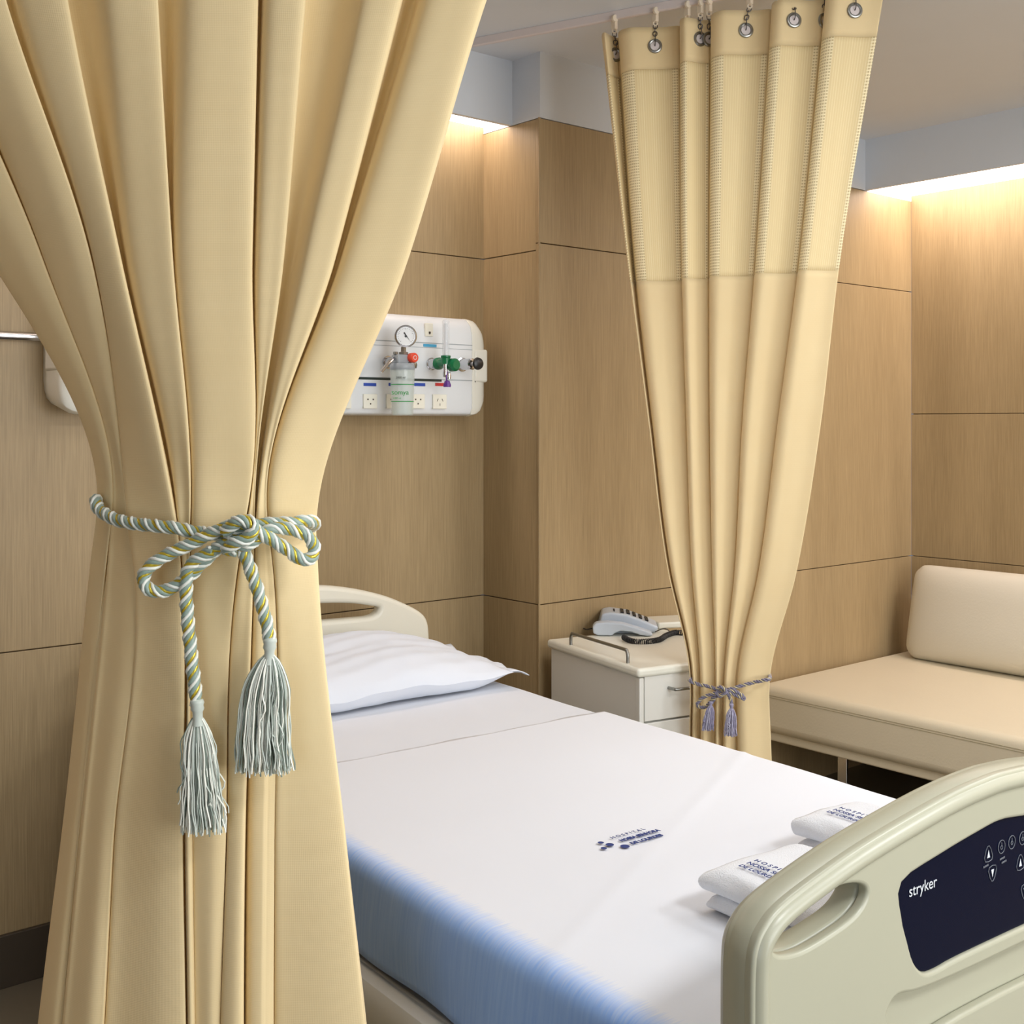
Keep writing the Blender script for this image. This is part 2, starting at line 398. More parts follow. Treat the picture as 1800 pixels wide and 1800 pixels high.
# ---- near curtain: hangs about 1.5 m from the eye, tied with a tasselled rope
Y1 = 1.5
def z1_of(py): return EYE-(py-HY)*Y1/F
def pos1(px, d, z): Y = Y1+d; return w((px-CX)/F*Y, Y, EYE+(z-EYE)*(1+0*d))
rows1 = [-960, 0, 450, 900, 925, 1000, 1500, 1800, 2785]
PL = [
 [(-900,-560),(-540,-200),(-180,0),(40,240),(300,470),(490,640),(720,930),(960,1220)],
 [(-360,-120),(-105,12),(30,117),(175,277),(318,452),(462,537),(628,707),(738,851)],
 [(-8,75),(80,160),(166,212),(222,303),(310,443),(449,498),(532,590),(603,716)],
 [(172,198),(200,222),(226,308),(312,334),(339,435),(438,446),(452,468),(472,556)],
 [(170,196),(198,224),(228,312),(314,333),(338,430),(434,446),(450,470),(474,554)],
 [(161,188),(193,235),(238,318),(322,332),(336,418),(421,444),(448,478),(483,557)],
 [(107,140),(147,200),(206,321),(327,337),(340,396),(401,430),(434,480),(485,608)],
 [(70,112),(118,185),(190,326),(331,341),(343,386),(391,428),(431,478),(484,640)],
 [(-30,30),(40,120),(130,330),(338,360),(366,395),(402,450),(456,500),(506,720)]]
GF = [[.7,.7,1,1,1,1,1]]*2+[[.45,.5,1,1,1,1,1],[.4,.5,.9,.8,.8,.8,.9],[.4,.5,.9,.8,.8,.8,.9],[.25,.3,1,.6,.7,.9,.6]]+[[.08,.1,1,.35,.45,.95,.3]]*3
AMP = [1.5, 1.15, .85, .5, .45, .5, .75, .9, 1.1]
def keys1():
    out = []
    for r, (pl, a) in enumerate(zip(PL, AMP)):
        k = []; x0, x1 = pl[0][0], pl[-1][1]
        for i, (l, rr) in enumerate(pl):
            wd = rr-l
            if i < len(pl)-1: gap = pl[i+1][0]-rr
            gl = GF[r][i-1] if i else .5; gr = GF[r][i] if i < 7 else 1
            k += [(l, -.006+.012*a*gl), (l+.18*wd, -.004-.006*a*gl), (l+.62*wd, -.013*a), (rr-.05*wd, -.004-.008*a*gr), (rr, -.003*a)]
            if i < len(pl)-1: k += [(rr+(-.15*min(wd, 16) if gr > .3 else .3*gap), .024*a*gr), (rr+.6*gap, .030*a*gr)]
            else: k += [(rr-3, .03*a), (rr-.3*wd, .05*a)]
        # gathered bundle bows towards the camera in the middle
        bow = (0,0,.01,.05,.055,.045,.02,.02,.02)[r]
        bl = (.02,.07,.10,.10,.10,.09,.09,.08,.06)[r]
        k = [(x, d+(bow if x > (x0+x1)/2 else bl)*(((x-x0)/(x1-x0)*2-1)**2)) for x, d in k]
        out.append(k)
    return out
def warp1(t, z):
    # soft bumps in the cloth, stronger above and below the tie
    s = math.sin(t*23+z*3.1)*.0025+math.sin(t*41-z*4.7)*.0016
    if z < 1.38: s += math.sin(t*14+1.2+z*1.2)*.007*min(1, (1.38-z)*4)*(1 if t < .32 or t > .8 else .3)
    near = math.exp(-((z-1.40)/.10)**2)
    s += near*(math.sin(t*95+z*9)*.0022)
    return w(0, 1, 0)*s - w(0,0,0)
c1 = empty('privacy_curtain', 'large cream hospital curtain in the foreground, gathered by a tasselled rope', 'curtain', tuple(w(-.38*1, Y1, 0)))
c1i = Matrix.Translation(-Vector(c1.location))
zr1 = [z1_of(p) for p in rows1]
_, row1 = curtain('c', keys1(), zr1, lambda px, d, z: c1i @ pos1(px, d, z), 1.9,
    [('drape', M['cream_cloth'], zr1[0], zr1[-1], 0)], c1, nres=6, nrow=170, warp=warp1)
mb = MB(); a = c1i @ w(-1.42, Y1+.03, CEIL-.012); b = c1i @ w(.35, Y1+.03, CEIL-.012)
# its ceiling track (out of frame) is a rail of its own
mb = MB(); mb.tube([w(-1.42, Y1+.02, CEIL-.009), w(.30, Y1+.02, CEIL-.009)], .009, 4)
tag(mb.build('curtain_track', M['track'], smooth=False), 'ceiling rail carrying the large foreground curtain', 'rail')

# ---- far curtain on its ceiling track
def Ytrk(px): return 1/(.2604+7.43e-5*(px-830))
def pos2(px, d, z): Y = Ytrk(px)+d; return w((px-CX)/F*Y, Y, z)
rows2 = [2.685, 1.92, 1.50, 1.08, .765, .60, .03]
P2 = [
 [(1058,1082),(1087,1190),(1195,1246),(1250,1352),(1357,1446),(1452,1555)],
 [(1108,1116),(1119,1197),(1199,1244),(1247,1322),(1326,1398),(1402,1474)],
 [(1140,1145),(1147,1204),(1207,1245),(1248,1302),(1305,1364),(1367,1443)],
 [(1172,1176),(1178,1214),(1216,1250),(1252,1289),(1292,1331),(1334,1400)],
 [(1212,1215),(1217,1229),(1231,1256),(1258,1271),(1274,1293),(1297,1353)],
 [(1212,1215),(1217,1230),(1232,1256),(1258,1269),(1272,1293),(1297,1355)],
 [(1194,1200),(1203,1222),(1226,1258),(1262,1285),(1290,1320),(1325,1380)]]
A2 = [1, .8, .7, .55, .4, .42, .7]
def keys2():
    out = []
    for r, (pl, a) in enumerate(zip(P2, A2)):
        k = []; x0, x1 = pl[0][0], pl[-1][1]
        for i, (l, rr) in enumerate(pl):
            wd = rr-l
            k += [(l, .0*a), (l+.05*wd, -.028*a), (l+.2*wd, -.036*a), (l+.4*wd, -.020*a), (l+.75*wd, .012*a), (rr, .024*a)]
            if i < len(pl)-1: k += [(rr+.06*wd, .036*a), (pl[i+1][0]+.06*(pl[i+1][1]-pl[i+1][0]), .030*a)]
        bow = (0,0,.0,.005,.010,.012,.01)[r]
        k = [(x, d+bow*(((x-x0)/(x1-x0)*2-1)**2)) for x, d in k]
        out.append(k)
    return out
c2 = empty('privacy_curtain', 'cream hospital curtain with netting top hanging from the ceiling rail beside the sofa', 'curtain', tuple(pos2(1283, 0, 0)))
c2i = Matrix.Translation(-Vector(c2.location))
ZH = 2.558; ZM = 1.925
_, row2 = curtain('c', keys2(), rows2, lambda px, d, z: c2i @ pos2(px, d, z), 2.3,
    [('heading', M['cream_back'], 2.685, ZH, 0), ('netting', M['net'], ZH+.004, ZM-.004, .0015), ('drape', M['cream_back'], ZM, .03, 0)], c2, nres=5, nrow=130, solid=.0014)
# grommets and hooks
TZ = CEIL-.022
tr = MB()
pa, pb = w(-.70, 0, 0), 0
def trk(px, z): Y = Ytrk(px); return w((px-CX)/F*Y, Y, z)
t0 = trk(560, 0); t1 = trk(1800, 0); dr = (t1-t0).normalized(); nr = Vector((-dr.y, dr.x, 0))
L = (t1-t0).length
def tp(s, o, z): p = t0+dr*s+nr*o; return (p.x, p.y, z)
tr.rings([[tp(s, -.009, CEIL), tp(s, .009, CEIL), tp(s, .009, CEIL-.024), tp(s, .003, CEIL-.026), tp(s, -.003, CEIL-.026), tp(s, -.009, CEIL-.024)] for s in (0, L)])
tag(tr.build('curtain_track', M['track'], smooth=False, bevel=.0015, seg=2), 'slim pinkish white curtain rail running across the ceiling', 'rail')
row_top = None
def cloth_pt(px_target, z, lo, hi):
    r = row2(z); best = None
    for j in range(lo, min(hi, len(r)-1)):
        e = abs(r[j].x-px_target)
        if best is None or e < best[0]: best = (e, j)
    j = best[1]; a, b = r[j-1], r[j+1]
    P = pos2(r[j].x, r[j].y, z); T = pos2(b.x, b.y, z)-pos2(a.x, a.y, z)
    n = Vector((T.y, -T.x, 0)).normalized()
    if n.dot(w(0,-1,0)) < 0: n = -n
    return P, n
per = 8*5
GR = [(1081,0,1080,'half-hidden leftmost eyelet fold'),(1152,1,1152,'wide second fold'),(1229,2,1231,'narrow third fold'),(1246,2,1246,'shadowed side of the third fold'),
      (1310,3,1318,'wide middle fold'),(1395,4,1390,'fifth fold'),(1447,4,1450,'hidden side of the fifth fold'),(1505,5,1505,'rightmost fold')]
GZ = 2.628
for gi, (gx, fold, cxp, desc) in enumerate(GR):
    P, n = cloth_pt(gx, GZ, fold*per, (fold+1)*per)
    Pl = P-Vector(c2.location)
    g = MB(); g.torus(Pl+n*.002, n, .0175, .0045, 26, 8)
    gobj = g.build('grommet', M['steel'], c2); 
    d = MB(); d.disc(Pl+n*.0022, n, .0135, 20); e = d.build('eye_hole', M['track'], gobj)
    # carrier + chain + hook
    base = trk(cxp, 0); T = Vector((base.x, base.y, CEIL-.024))
    h = empty('curtain_hook', 'hook and glider over the '+desc+' of the far curtain', 'hook', tuple(T), 0, 'hooks and gliders of the far curtain')
    cam = w(0,-1,0)
    k = MB(); k.lathe(Vector((0,0,0))+cam*.012, [(0,-.004),(.011,-.004),(.011,.004),(0,.004)], 'Y', 14)
    k.lathe(Vector((0,0,0))-cam*.010, [(0,-.004),(.011,-.004),(.011,.004),(0,.004)], 'Y', 14)
    k.box((-.006,-.008,-.030),(.006,.008,.004)); k.torus((0,0,-.034), cam, .006, .0028, 12, 6)
    k.build('glider', M['nylon'], h, bevel=.001)
    G = P-T+n*.004; top = Vector((0,0,-.037))
    ln = MB()
    nl = 3; dv = (G+Vector((0,0,.03)))-top
    for q in range(nl):
        c = top+dv*((q+.5)/nl); half = dv*(.62/nl)
        sd = (w(1,0,0) if q % 2 == 0 else w(.25,1,0)).normalized()*.0055
        ln.tube(catmull([c-half, c-half*.6+sd, c+half*.6+sd, c+half, c+half*.6-sd, c-half*.6-sd], 4, True), .0013, 6, closed=True)
    ln.build('chain', M['dark_steel'], h)
    hk = MB(); s = n*.006
    hk.tube(catmull([top+dv, top+dv*.9+s*1.2, G+Vector((0,0,.028))+s, G+Vector((0,0,.006))+s, G-n*.006+Vector((0,0,-.001))], 6), .0015, 6)
    hk.build('hook', M['dark_steel'], h)
# glider behind the third fold
base = trk(1208, 0); T = Vector((base.x, base.y, CEIL-.024))
h = empty('curtain_hook', 'hook and glider hanging behind the narrow third fold, left of the close pair', 'hook', tuple(T), 0, 'hooks and gliders of the far curtain')
k = MB(); cam = w(0,-1,0)
k.lathe(cam*.012, [(0,-.004),(.011,-.004),(.011,.004),(0,.004)], 'Y', 14); k.lathe(-cam*.010, [(0,-.004),(.011,-.004),(.011,.004),(0,.004)], 'Y', 14)
k.box((-.006,-.008,-.030),(.006,.008,.004)); k.torus((0,0,-.034), cam, .006, .0028, 12, 6); k.build('glider', M['nylon'], h, bevel=.001)
k = MB(); k.tube(catmull([(0,0,-.037),tuple(-cam*.02+Vector((.004,0,-.06))),tuple(-cam*.03+Vector((0,0,-.09)))],6), .0015, 6); k.build('hook', M['dark_steel'], h)

# ------------------------------------------------------------------ ropes and tassels
def rope_mesh(mb, path, R, pitch, strands, nseg=6):
    """strands = list of (material index, strand radius factor); laid around the path as a twisted cord"""
    path = [Vector(p) for p in path]
    d = [0]
    for a, b in zip(path[:-1], path[1:]): d.append(d[-1]+(b-a).length)
    step = pitch/10; n = max(6, int(d[-1]/step)); P = []
    j = 0
    for i in range(n+1):
        s = d[-1]*i/n
        while j < len(d)-2 and d[j+1] < s: j += 1
        t = (s-d[j])/max(1e-9, d[j+1]-d[j]); P.append(path[j].lerp(path[j+1], min(1, t)))
    fr = frames(P)
    for k, (mi, rf) in enumerate(strands):
        ph = 2*PI*k/len(strands)
        q = []
        for i, p in enumerate(P):
            a = ph+2*PI*(d[-1]*i/n)/pitch
            q.append(p+(fr[i][0]*math.cos(a)+fr[i][1]*math.sin(a))*R*(.62 if rf > .3 else .9))
        mb.tube(q, R*rf, nseg, mi)
def px1(pts, off=0):   # pixel trace on the near curtain's plane -> 3-D (about 5 cm in front)
    return [on_depth(a, b, Y1-.028+c+off) for a, b, c in pts]
tb = empty('tieback_rope', 'sage, white and gold twisted tasselled rope bow around the large foreground curtain', 'rope', tuple(w(-.36, Y1-.03, 1.37)))
tbi = Matrix.Translation(-Vector(tb.location))
ST = [(0,.46),(1,.28),(0,.44),(2,.34),(0,.44),(1,.28),(2,.32)]
RM = [M['rope_grey'], M['rope_white'], M['rope_gold']]
def rope_part(name, pts, off=0, R=.0079, pitch=.042, parent=tb, n=10, strands=ST, mats=RM, inv=tbi, trans=px1):
    path = [inv @ p for p in catmull(trans(pts, off), n)]
    mb = MB(); rope_mesh(mb, path, R, pitch, strands); return mb.build(name, mats, parent, angle=80)
rope_part('waist_loop', [(230,925,.17),(182,893,.135),(168,878,.100),(176,897,.078),(206,914,.044),(250,922,.018),(300,927,.0),(345,935,-.004),(385,938,-.012),(425,926,-.012),(470,921,-.006),(515,919,.006),(543,916,.024),(553,921,.045),(540,928,.09)])
rope_part('bow_loop', [(440,928,-.022),(405,925,-.026),(370,938,-.022),(325,961,-.016),(285,980,-.014),(258,1002,-.014),(252,1022,-.014),(266,1038,-.014),(295,1037,-.012),(330,1015,-.012),(360,985,-.016),(390,958,-.024),(425,948,-.03),(450,940,-.028)])
rope_part('bow_loop', [(405,940,-.02),(430,922,-.03),(455,935,-.03),(480,951,-.02),(505,966,-.012),(530,984,-.006),(547,980,.0),(552,962,.004),(541,942,-.0),(515,932,-.006),(485,928,-.014),(455,944,-.024),(430,960,-.026),(410,955,-.02)])
rope_part('knot', [(395,935,-.03),(412,920,-.04),(432,915,-.042),(447,927,-.042),(436,945,-.042),(412,955,-.04),(398,966,-.03),(415,968,-.028)], n=12)
rope_part('rope_tail', [(375,968,-.024),(345,985,-.020),(330,1004,-.018),(327,1040,-.014),(330,1090,-.012),(336,1150,-.010),(342,1205,-.010),(346,1238,-.010)])
rope_part('rope_tail', [(415,950,-.022),(426,966,-.02),(440,1000,-.014),(455,1045,-.012),(467,1090,-.010),(475,1128,-.010)])
def tassel(parent, top, bot, wt, wb, depth, mats, capm, nth=130, r=.0011, Y=None, inv=None, lean=0, capr=.0085, wobs=1.0):
    """top=(px,py) of the cap, bot=(px,py) centre of the fringe ends; widths in pixels"""
    k = Y/F
    A = inv @ on_depth(top[0], top[1], Y+depth); B = inv @ on_depth(bot[0], bot[1], Y+depth)
    right = w(1,0,0); fwd = w(0,-1,0)
    t = empty.__call__ if 0 else None
    mb = MB(); ax = (B-A)
    prof = [(0,.5),(.012,.95),(.03,1.05),(.05,.9),(.075,1.0),(.10,.75),(.16,.72),(.2,.9)]
    rs = [[A+ax*s+(right*math.cos(2*PI*j/14)+fwd*math.sin(2*PI*j/14))*capr*f for j in range(14)] for s, f in prof]
    mb.rings(rs)
    cap = mb.build('tassel_cap', capm, parent, angle=60)
    mb = MB()
    for i in range(nth):
        a = random.uniform(0, 2*PI); rr = math.sqrt(random.random())
        ca, sa = math.cos(a)*rr, math.sin(a)*rr
        pts = []; ph = random.uniform(0, 6); end = random.uniform(.94, 1.02); am = random.uniform(.3, 1)
        if random.random() < .06: end = random.uniform(.7,.9); am = 2
        for q in range(17):
            s = q/16; y = .12+s*(end-.12)
            wid = k*.5*(wt*1.15*(min(1, s*3.2+.04))**.6*(1-s)+wb*s)
            wob = (math.sin(ph+s*8)*.0028+math.sin(ph*2.3+s*21)*.0017)*am*s*wobs
            pts.append(A+ax*y+right*(ca*wid+wob+lean*math.sin(s*PI)*k)+fwd*(sa*wid*.42+wob*.5))
        mb.tube(pts, r*random.uniform(.7, 1.2), 4, random.choice((0,0,1,1,2)), caps=False)
    fr = mb.build('fringe', mats, parent); fr['kind'] = 'stuff'
TM = [M['tassel'], M['tassel2'], M['tasseld']]
tassel(tb, (346,1228), (359,1462), 40, 84, -.012, TM, M['tassel'], 210, .00095, Y=Y1-.028, inv=tbi)
tassel(tb, (475,1120), (463,1358), 66, 104, -.012, TM, M['tassel'], 260, .00095, Y=Y1-.028, inv=tbi, lean=-4)
# far tie
def px2(pts, off=0): return [pos2(a, -.045+c+off, EYE-(b-HY)*(Ytrk(a)-.045)/F) for a, b, c in pts]
tc = empty('tieback_rope', 'thin violet grey rope bow with two small tassels around the far curtain', 'rope', tuple(pos2(1283, -.05, .75)))
tci = Matrix.Translation(-Vector(tc.location))
S2 = [(0,.5),(0,.5),(1,.4)]
def rp2(name, pts): return rope_part(name, pts, 0, .0052, .026, tc, 8, S2, [M['vrope'], M['vrope2']], tci, px2)
rp2('waist_loop', [(1230,1205,.10),(1214,1200,.045),(1213,1199,.015),(1228,1204,.008),(1248,1208,.006),(1264,1213,.0),(1285,1211,.0),(1305,1206,.008),(1325,1202,.018),(1343,1198,.016),(1353,1197,.03),(1352,1198,.1)])
rp2('bow_loop', [(1268,1213,-.01),(1252,1219,-.008),(1236,1225,-.006),(1226,1236,-.004),(1231,1243,-.004),(1243,1240,-.004),(1252,1228,-.006),(1262,1215,-.012)])
rp2('bow_loop', [(1266,1211,-.012),(1280,1216,-.01),(1295,1222,-.004),(1308,1229,0),(1303,1221,0),(1290,1214,-.006),(1272,1214,-.012)])
rp2('knot', [(1260,1210,-.012),(1268,1205,-.018),(1276,1213,-.018),(1266,1221,-.018),(1259,1217,-.012)])
rp2('rope_tail', [(1264,1218,-.012),(1256,1226,-.01),(1250,1236,-.008)])
rp2('rope_tail', [(1272,1214,-.012),(1281,1220,-.01),(1285,1232,-.008),(1285,1240,-.008)])
TV = [M['vt'], M['vt2'], M['vrope']]
tassel(tc, (1250,1233), (1243,1284), 14, 23, -.015, TV, M['vt'], 80, .0010, Y=Ytrk(1250)-.045, inv=tci, capr=.006, wobs=.6)
tassel(tc, (1286,1237), (1284,1294), 14, 24, -.015, TV, M['vt'], 80, .0010, Y=Ytrk(1286)-.045, inv=tci, capr=.006, wobs=.6)

# ------------------------------------------------------------------ hospital bed (local frame centred on the bed)
BZ = .75   # top of mattress
bed = empty('hospital_bed', 'adjustable hospital bed with cream head and foot boards, dark control panel on the footboard', 'bed', tuple(BC), BR)
def mirror(pts): return pts+[(-x, z) for x, z in reversed(pts)]
QF = .9
fo = [(-.502,.42),(-.503,.60),(-.503,.80),(-.502,.880),(-.496,.910),(-.480,.930),(-.452,.946),(-.392,.963),(-.296,.984),(-.161,1.005),(-.08,1.014),(0,1.018)]
half = [(p.x, p.y) for p in catmull([Vector((a, b, 0)) for a, b in fo], 6)]
outline = mirror(half[:-1])
def smoothloop(pts, n=6): return [(p.x, p.y) for p in catmull([Vector((a, b, 0)) for a, b in pts], n, True)]
hole = smoothloop([bed_q(a, b, QF) for a, b in [(1356,1662),(1358,1640),(1378,1617),(1420,1585),(1465,1555),(1500,1546),(1520,1553),(1519,1575),(1497,1606),(1450,1640),(1405,1665),(1370,1672)]])
hole = [(x+.004, z-.006) for x, z in hole]; hole_r = [(-x, z) for x, z in hole]
con = [bed_q(a, b, QF) for a, b in [(1587,1552),(1650,1506),(1725,1461),(1800,1434)]]
conl = [bed_q(a, b, QF) for a, b in [(1800,1619),(1690,1682),(1650,1704),(1626,1711),(1608,1692),(1597,1655),(1587,1610)]]
chalf = con+[(0, con[-1][1]+.004)]
clo = [(0, conl[0][1])]+conl[0:]
# build symmetric console outline
left_top = [c for c in con if c[0] < 0]; left_bot = [c for c in conl if c[0] < 0]
cl = left_bot+left_top      # bottom centre -> left -> top centre
console = cl+[(0.0, left_top[-1][1]+.004)]+[(-x, z) for x, z in reversed(cl)]
console = [(p.x, p.y) for p in catmull([Vector((a, b, 0)) for a, b in console], 3, True)]
rec = [bed_q(a, b, QF) for a, b in [(1800,1650),(1700,1706),(1620,1740),(1580,1750),(1563,1775),(1562,1800)]]
rec = [c for c in rec if c[0] < 0]
rb = rec[-1][1]
rl = rec+[(rec[-1][0]+.012, rb-.05), (rec[-1][0]+.06, rb-.075), (-.16, rb-.04)]
recess = rl+[(-x, z) for x, z in reversed(rl)]
recess = [(p.x, p.y) for p in catmull([Vector((a, b, 0)) for a, b in recess], 4, True)]
qf = QF-2.0
fb = slab('footboard', outline, [hole, hole_r, console, recess], qf, .016, M['bedplastic'], bed, .005)
slab('footboard_back', outline, [hole, hole_r], qf+.0155, .034, M['bedplastic'], bed, .006)
# rounded rim following the outline
rs = []; no_ = len(outline)
for i, (x, z) in enumerate(outline):
    a = Vector(outline[max(i-2, 0)]); b = Vector(outline[min(i+2, no_-1)]); t = (b-a).normalized(); nrm = Vector((t.y, -t.x))
    cx_, cz_ = x+nrm.x*.0155, z+nrm.y*.0155
    rs.append([(cx_+nrm.x*.017*math.cos(k*PI/10), qf+.026+.034*math.sin(k*PI/10), cz_+nrm.y*.017*math.cos(k*PI/10)) for k in range(20)])
mb = MB(); mb.rings(rs); mb.build('rim', M['bedplastic'], fb, angle=80)
# lower ledge under the recess
cp = MB(); 
cobj = slab('control_panel', [(x*.995, z) for x, z in console], [], qf+.006, .009, M['console'], bed, .001)
# lettering and symbols on the console
def fb_pt(px, py, o=.0052): x, z = bed_q(px, py, QF+.006); return Vector((x, qf+o, z))
MX = Matrix(((1,0,0,0),(0,0,1,0),(0,1,0,0),(0,0,0,1)))
def face_m(p, sc=1): return Matrix.Translation(p) @ Matrix(((1,0,0,0),(0,0,-1,0),(0,1,0,0),(0,0,0,1)))
text_mesh('brand_lettering', 'stryker', .021, M['mark'], cobj, face_m(fb_pt(1597,1577)), .0002, xs=1.0)
circ = [(.0085*math.cos(2*PI*i/20), .0092*math.sin(2*PI*i/20)) for i in range(20)]
def rtri(up, s=1): return [(x*s, z*s*up) for x, z in [(-.008,-.009),(-.010,-.004),(-.006,.006),(-.002,.011),(.002,.011),(.006,.006),(.010,-.004),(.008,-.009),(0,-.0105)]]
def ring2(c, pts, r=.00055, closed=True, mi=0, sym=None): sym.tube([c+Vector((a, 0, b)) for a, b in pts], r, 4, mi, closed=closed)
def key_sym(c, kind, up=1):
    sym = MB()
    if kind == 'round':
        ring2(c, circ, .00055, mi=1, sym=sym); ring2(c+Vector((0,0,-.001)), [(.0025*math.cos(2*PI*i/10), .0025*math.sin(2*PI*i/10)) for i in range(10)], .0005, mi=1, sym=sym); ring2(c, [(0,.0015),(0,.006)], .0006, False, 1, sym)
    else:
        ring2(c, rtri(up), .00055, mi=1, sym=sym); pt = [(-.0035,-.005),(.0035,-.005),(0,.006)]
        sym.add([c+Vector((x, -.0002, z*up)) for x, z in pt], [(0,1,2) if up > 0 else (0,2,1)])
    sym.build('arrow_button' if kind != 'round' else 'lock_button', [M['mark'], M['mark_dim']], cobj)
for a, b in ((1760,1488),(1778,1480),(1797,1473)): key_sym(fb_pt(a, b), 'round')
for a, b, up in ((1737,1501,1),(1744,1534,-1),(1793,1516,1),(1801,1566,-1)): key_sym(fb_pt(a, b), 'arrow', up)
for a, b in ((.10,.09),(.14,.09),(.18,.09)): key_sym(Vector((a, qf+.0052, left_bot[0][1]+b)), 'round')
for a, b in ((1728,1526),(1757,1512),(1760,1518)):
    mb = MB(); c = fb_pt(a, b)
    for k in range(4): mb.box((c.x+k*.0032, c.y-.0002, c.z+.0003*k), (c.x+k*.0032+.0022, c.y, c.z+.0003*k+.0026))
    mb.build('button_caption', M['mark_dim'], cobj)
# headboard
hq = 3.10
ho = [bed_q(a, b, hq) for a, b in [(757,1185),(757,1130),(754,1095),(742,1077),(715,1062),(680,1048),(640,1038),(600,1032),(566,1030)]]
ho = [(c[0], c[1]) for c in ho if c[0] > .02]
ho = [(ho[0][0], .45)]+ho
hh = [(p.x, p.y) for p in catmull([Vector((a, b, 0)) for a, b in ho+[(0.0, ho[-1][1]+.006)]], 6)][:-1]
hout = hh+[(-x, z) for x, z in reversed(hh)]
sx1, sz0, sz1 = bed_q(668,1074,hq)[0], bed_q(600,1089,hq)[1], bed_q(600,1059,hq)[1]
slot = smoothloop([(sx1, (sz0+sz1)/2-.006), (sx1-.02, sz1-.022), (sx1-.12, sz1-.004), (0, sz1+.006), (-sx1+.12, sz1-.004), (-sx1+.02, sz1-.022), (-sx1, (sz0+sz1)/2-.006), (-sx1+.025, sz0), (-sx1+.12, sz0+.0), (0, sz0+.004), (sx1-.12, sz0), (sx1-.025, sz0)])
slab('headboard', hout, [slot], hq-2.0, .045, M['bedplastic_lt'], bed, .014)
# mattress, deck, rails, base, castors
mx0, mx1 = -.51, .51
mb = MB(); mb.box((mx0, QF-2+.07, BZ-.155), (mx1, hq-2-.01, BZ-.006)); mb.build('mattress', M['mattress'], bed, bevel=.03, seg=5)
mb = MB(); mb.box((mx0-.01, QF-2+.06, BZ-.185), (mx1+.01, hq-2, BZ-.16)); mb.build('deck', M['bedframe'], bed, bevel=.004)
for s in (-1, 1):
    mb = MB(); prof = [(0,-.05),(.028,-.05),(.036,-.03),(.036,.01),(.028,.026),(.012,.034),(0,.03)]
    mb.rings([[(s*(.515+a), y, BZ-.195+b) for a, b in prof] for y in (QF-2+.055, hq-2-.02)])
    mb.build('side_rail', M['bedrail'], bed, bevel=.003)
    mb = MB(); mb.box((s*.50-.015, QF-2+.2, BZ-.36), (s*.50+.015, hq-2-.2, BZ-.25)); mb.build('frame_rail', M['bedframe'], bed, bevel=.004)
mb = MB(); mb.box((-.4, -.85, .18), (.4, .85, .26)); mb.box((-.12, -.5, .25), (.12, -.3, .57)); mb.box((-.12, .3, .25), (.12, .5, .57)); mb.build('base', M['bedframe'], bed, bevel=.01)
for x in (-.38, .38):
    for y in (-.85, .85):
        mb = MB(); mb.lathe((x-.02, y, .075), [(0,0),(.06,0),(.074,.008),(.074,.032),(.06,.04),(0,.04)], 'X', 20); mb.box((x-.02, y-.02, .13), (x+.02, y+.02, .2)); mb.build('castor', M['black'], bed)

# ---- bed linen
def m_sheet():
    m, nt, b = new_mat('sheet_white_blue_shade'); L = nt.links
    tc = nt.nodes.new('ShaderNodeTexCoord'); sp = nt.nodes.new('ShaderNodeSeparateXYZ'); L.new(tc.outputs['UV'], sp.inputs[0])
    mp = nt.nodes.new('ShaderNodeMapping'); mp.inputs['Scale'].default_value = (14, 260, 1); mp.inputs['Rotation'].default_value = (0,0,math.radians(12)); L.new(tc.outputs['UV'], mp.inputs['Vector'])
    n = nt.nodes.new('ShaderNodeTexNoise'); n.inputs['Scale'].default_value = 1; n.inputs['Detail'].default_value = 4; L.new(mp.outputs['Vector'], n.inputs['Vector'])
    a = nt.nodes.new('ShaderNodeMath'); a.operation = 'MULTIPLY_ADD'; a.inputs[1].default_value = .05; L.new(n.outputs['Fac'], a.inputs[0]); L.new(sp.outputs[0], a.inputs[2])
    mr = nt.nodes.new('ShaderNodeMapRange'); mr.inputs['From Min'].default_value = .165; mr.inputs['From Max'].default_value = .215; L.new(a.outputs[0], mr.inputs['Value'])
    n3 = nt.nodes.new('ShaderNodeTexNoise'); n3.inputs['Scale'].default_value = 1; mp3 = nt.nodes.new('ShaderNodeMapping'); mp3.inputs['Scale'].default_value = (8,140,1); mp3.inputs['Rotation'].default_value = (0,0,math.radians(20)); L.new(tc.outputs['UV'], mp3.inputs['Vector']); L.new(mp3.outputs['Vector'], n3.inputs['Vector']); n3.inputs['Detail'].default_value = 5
    bl = nt.nodes.new('ShaderNodeMix'); bl.data_type = 'RGBA'; bl.inputs[6].default_value = srgb((126,168,238)); bl.inputs[7].default_value = srgb((168,202,250)); L.new(n3.outputs['Fac'], bl.inputs[0])  # bluish daylight shade on the hanging side, painted into the white cloth
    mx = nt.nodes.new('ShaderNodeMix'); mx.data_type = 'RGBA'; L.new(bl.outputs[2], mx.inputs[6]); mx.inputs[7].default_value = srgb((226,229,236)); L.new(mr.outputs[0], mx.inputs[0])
    L.new(mx.outputs[2], b.inputs['Base Color']); b.inputs['Roughness'].default_value = .88; b.inputs['Specular IOR Level'].default_value = .2; b.inputs['Sheen Weight'].default_value = .1
    return m
M['sheet'] = m_sheet()
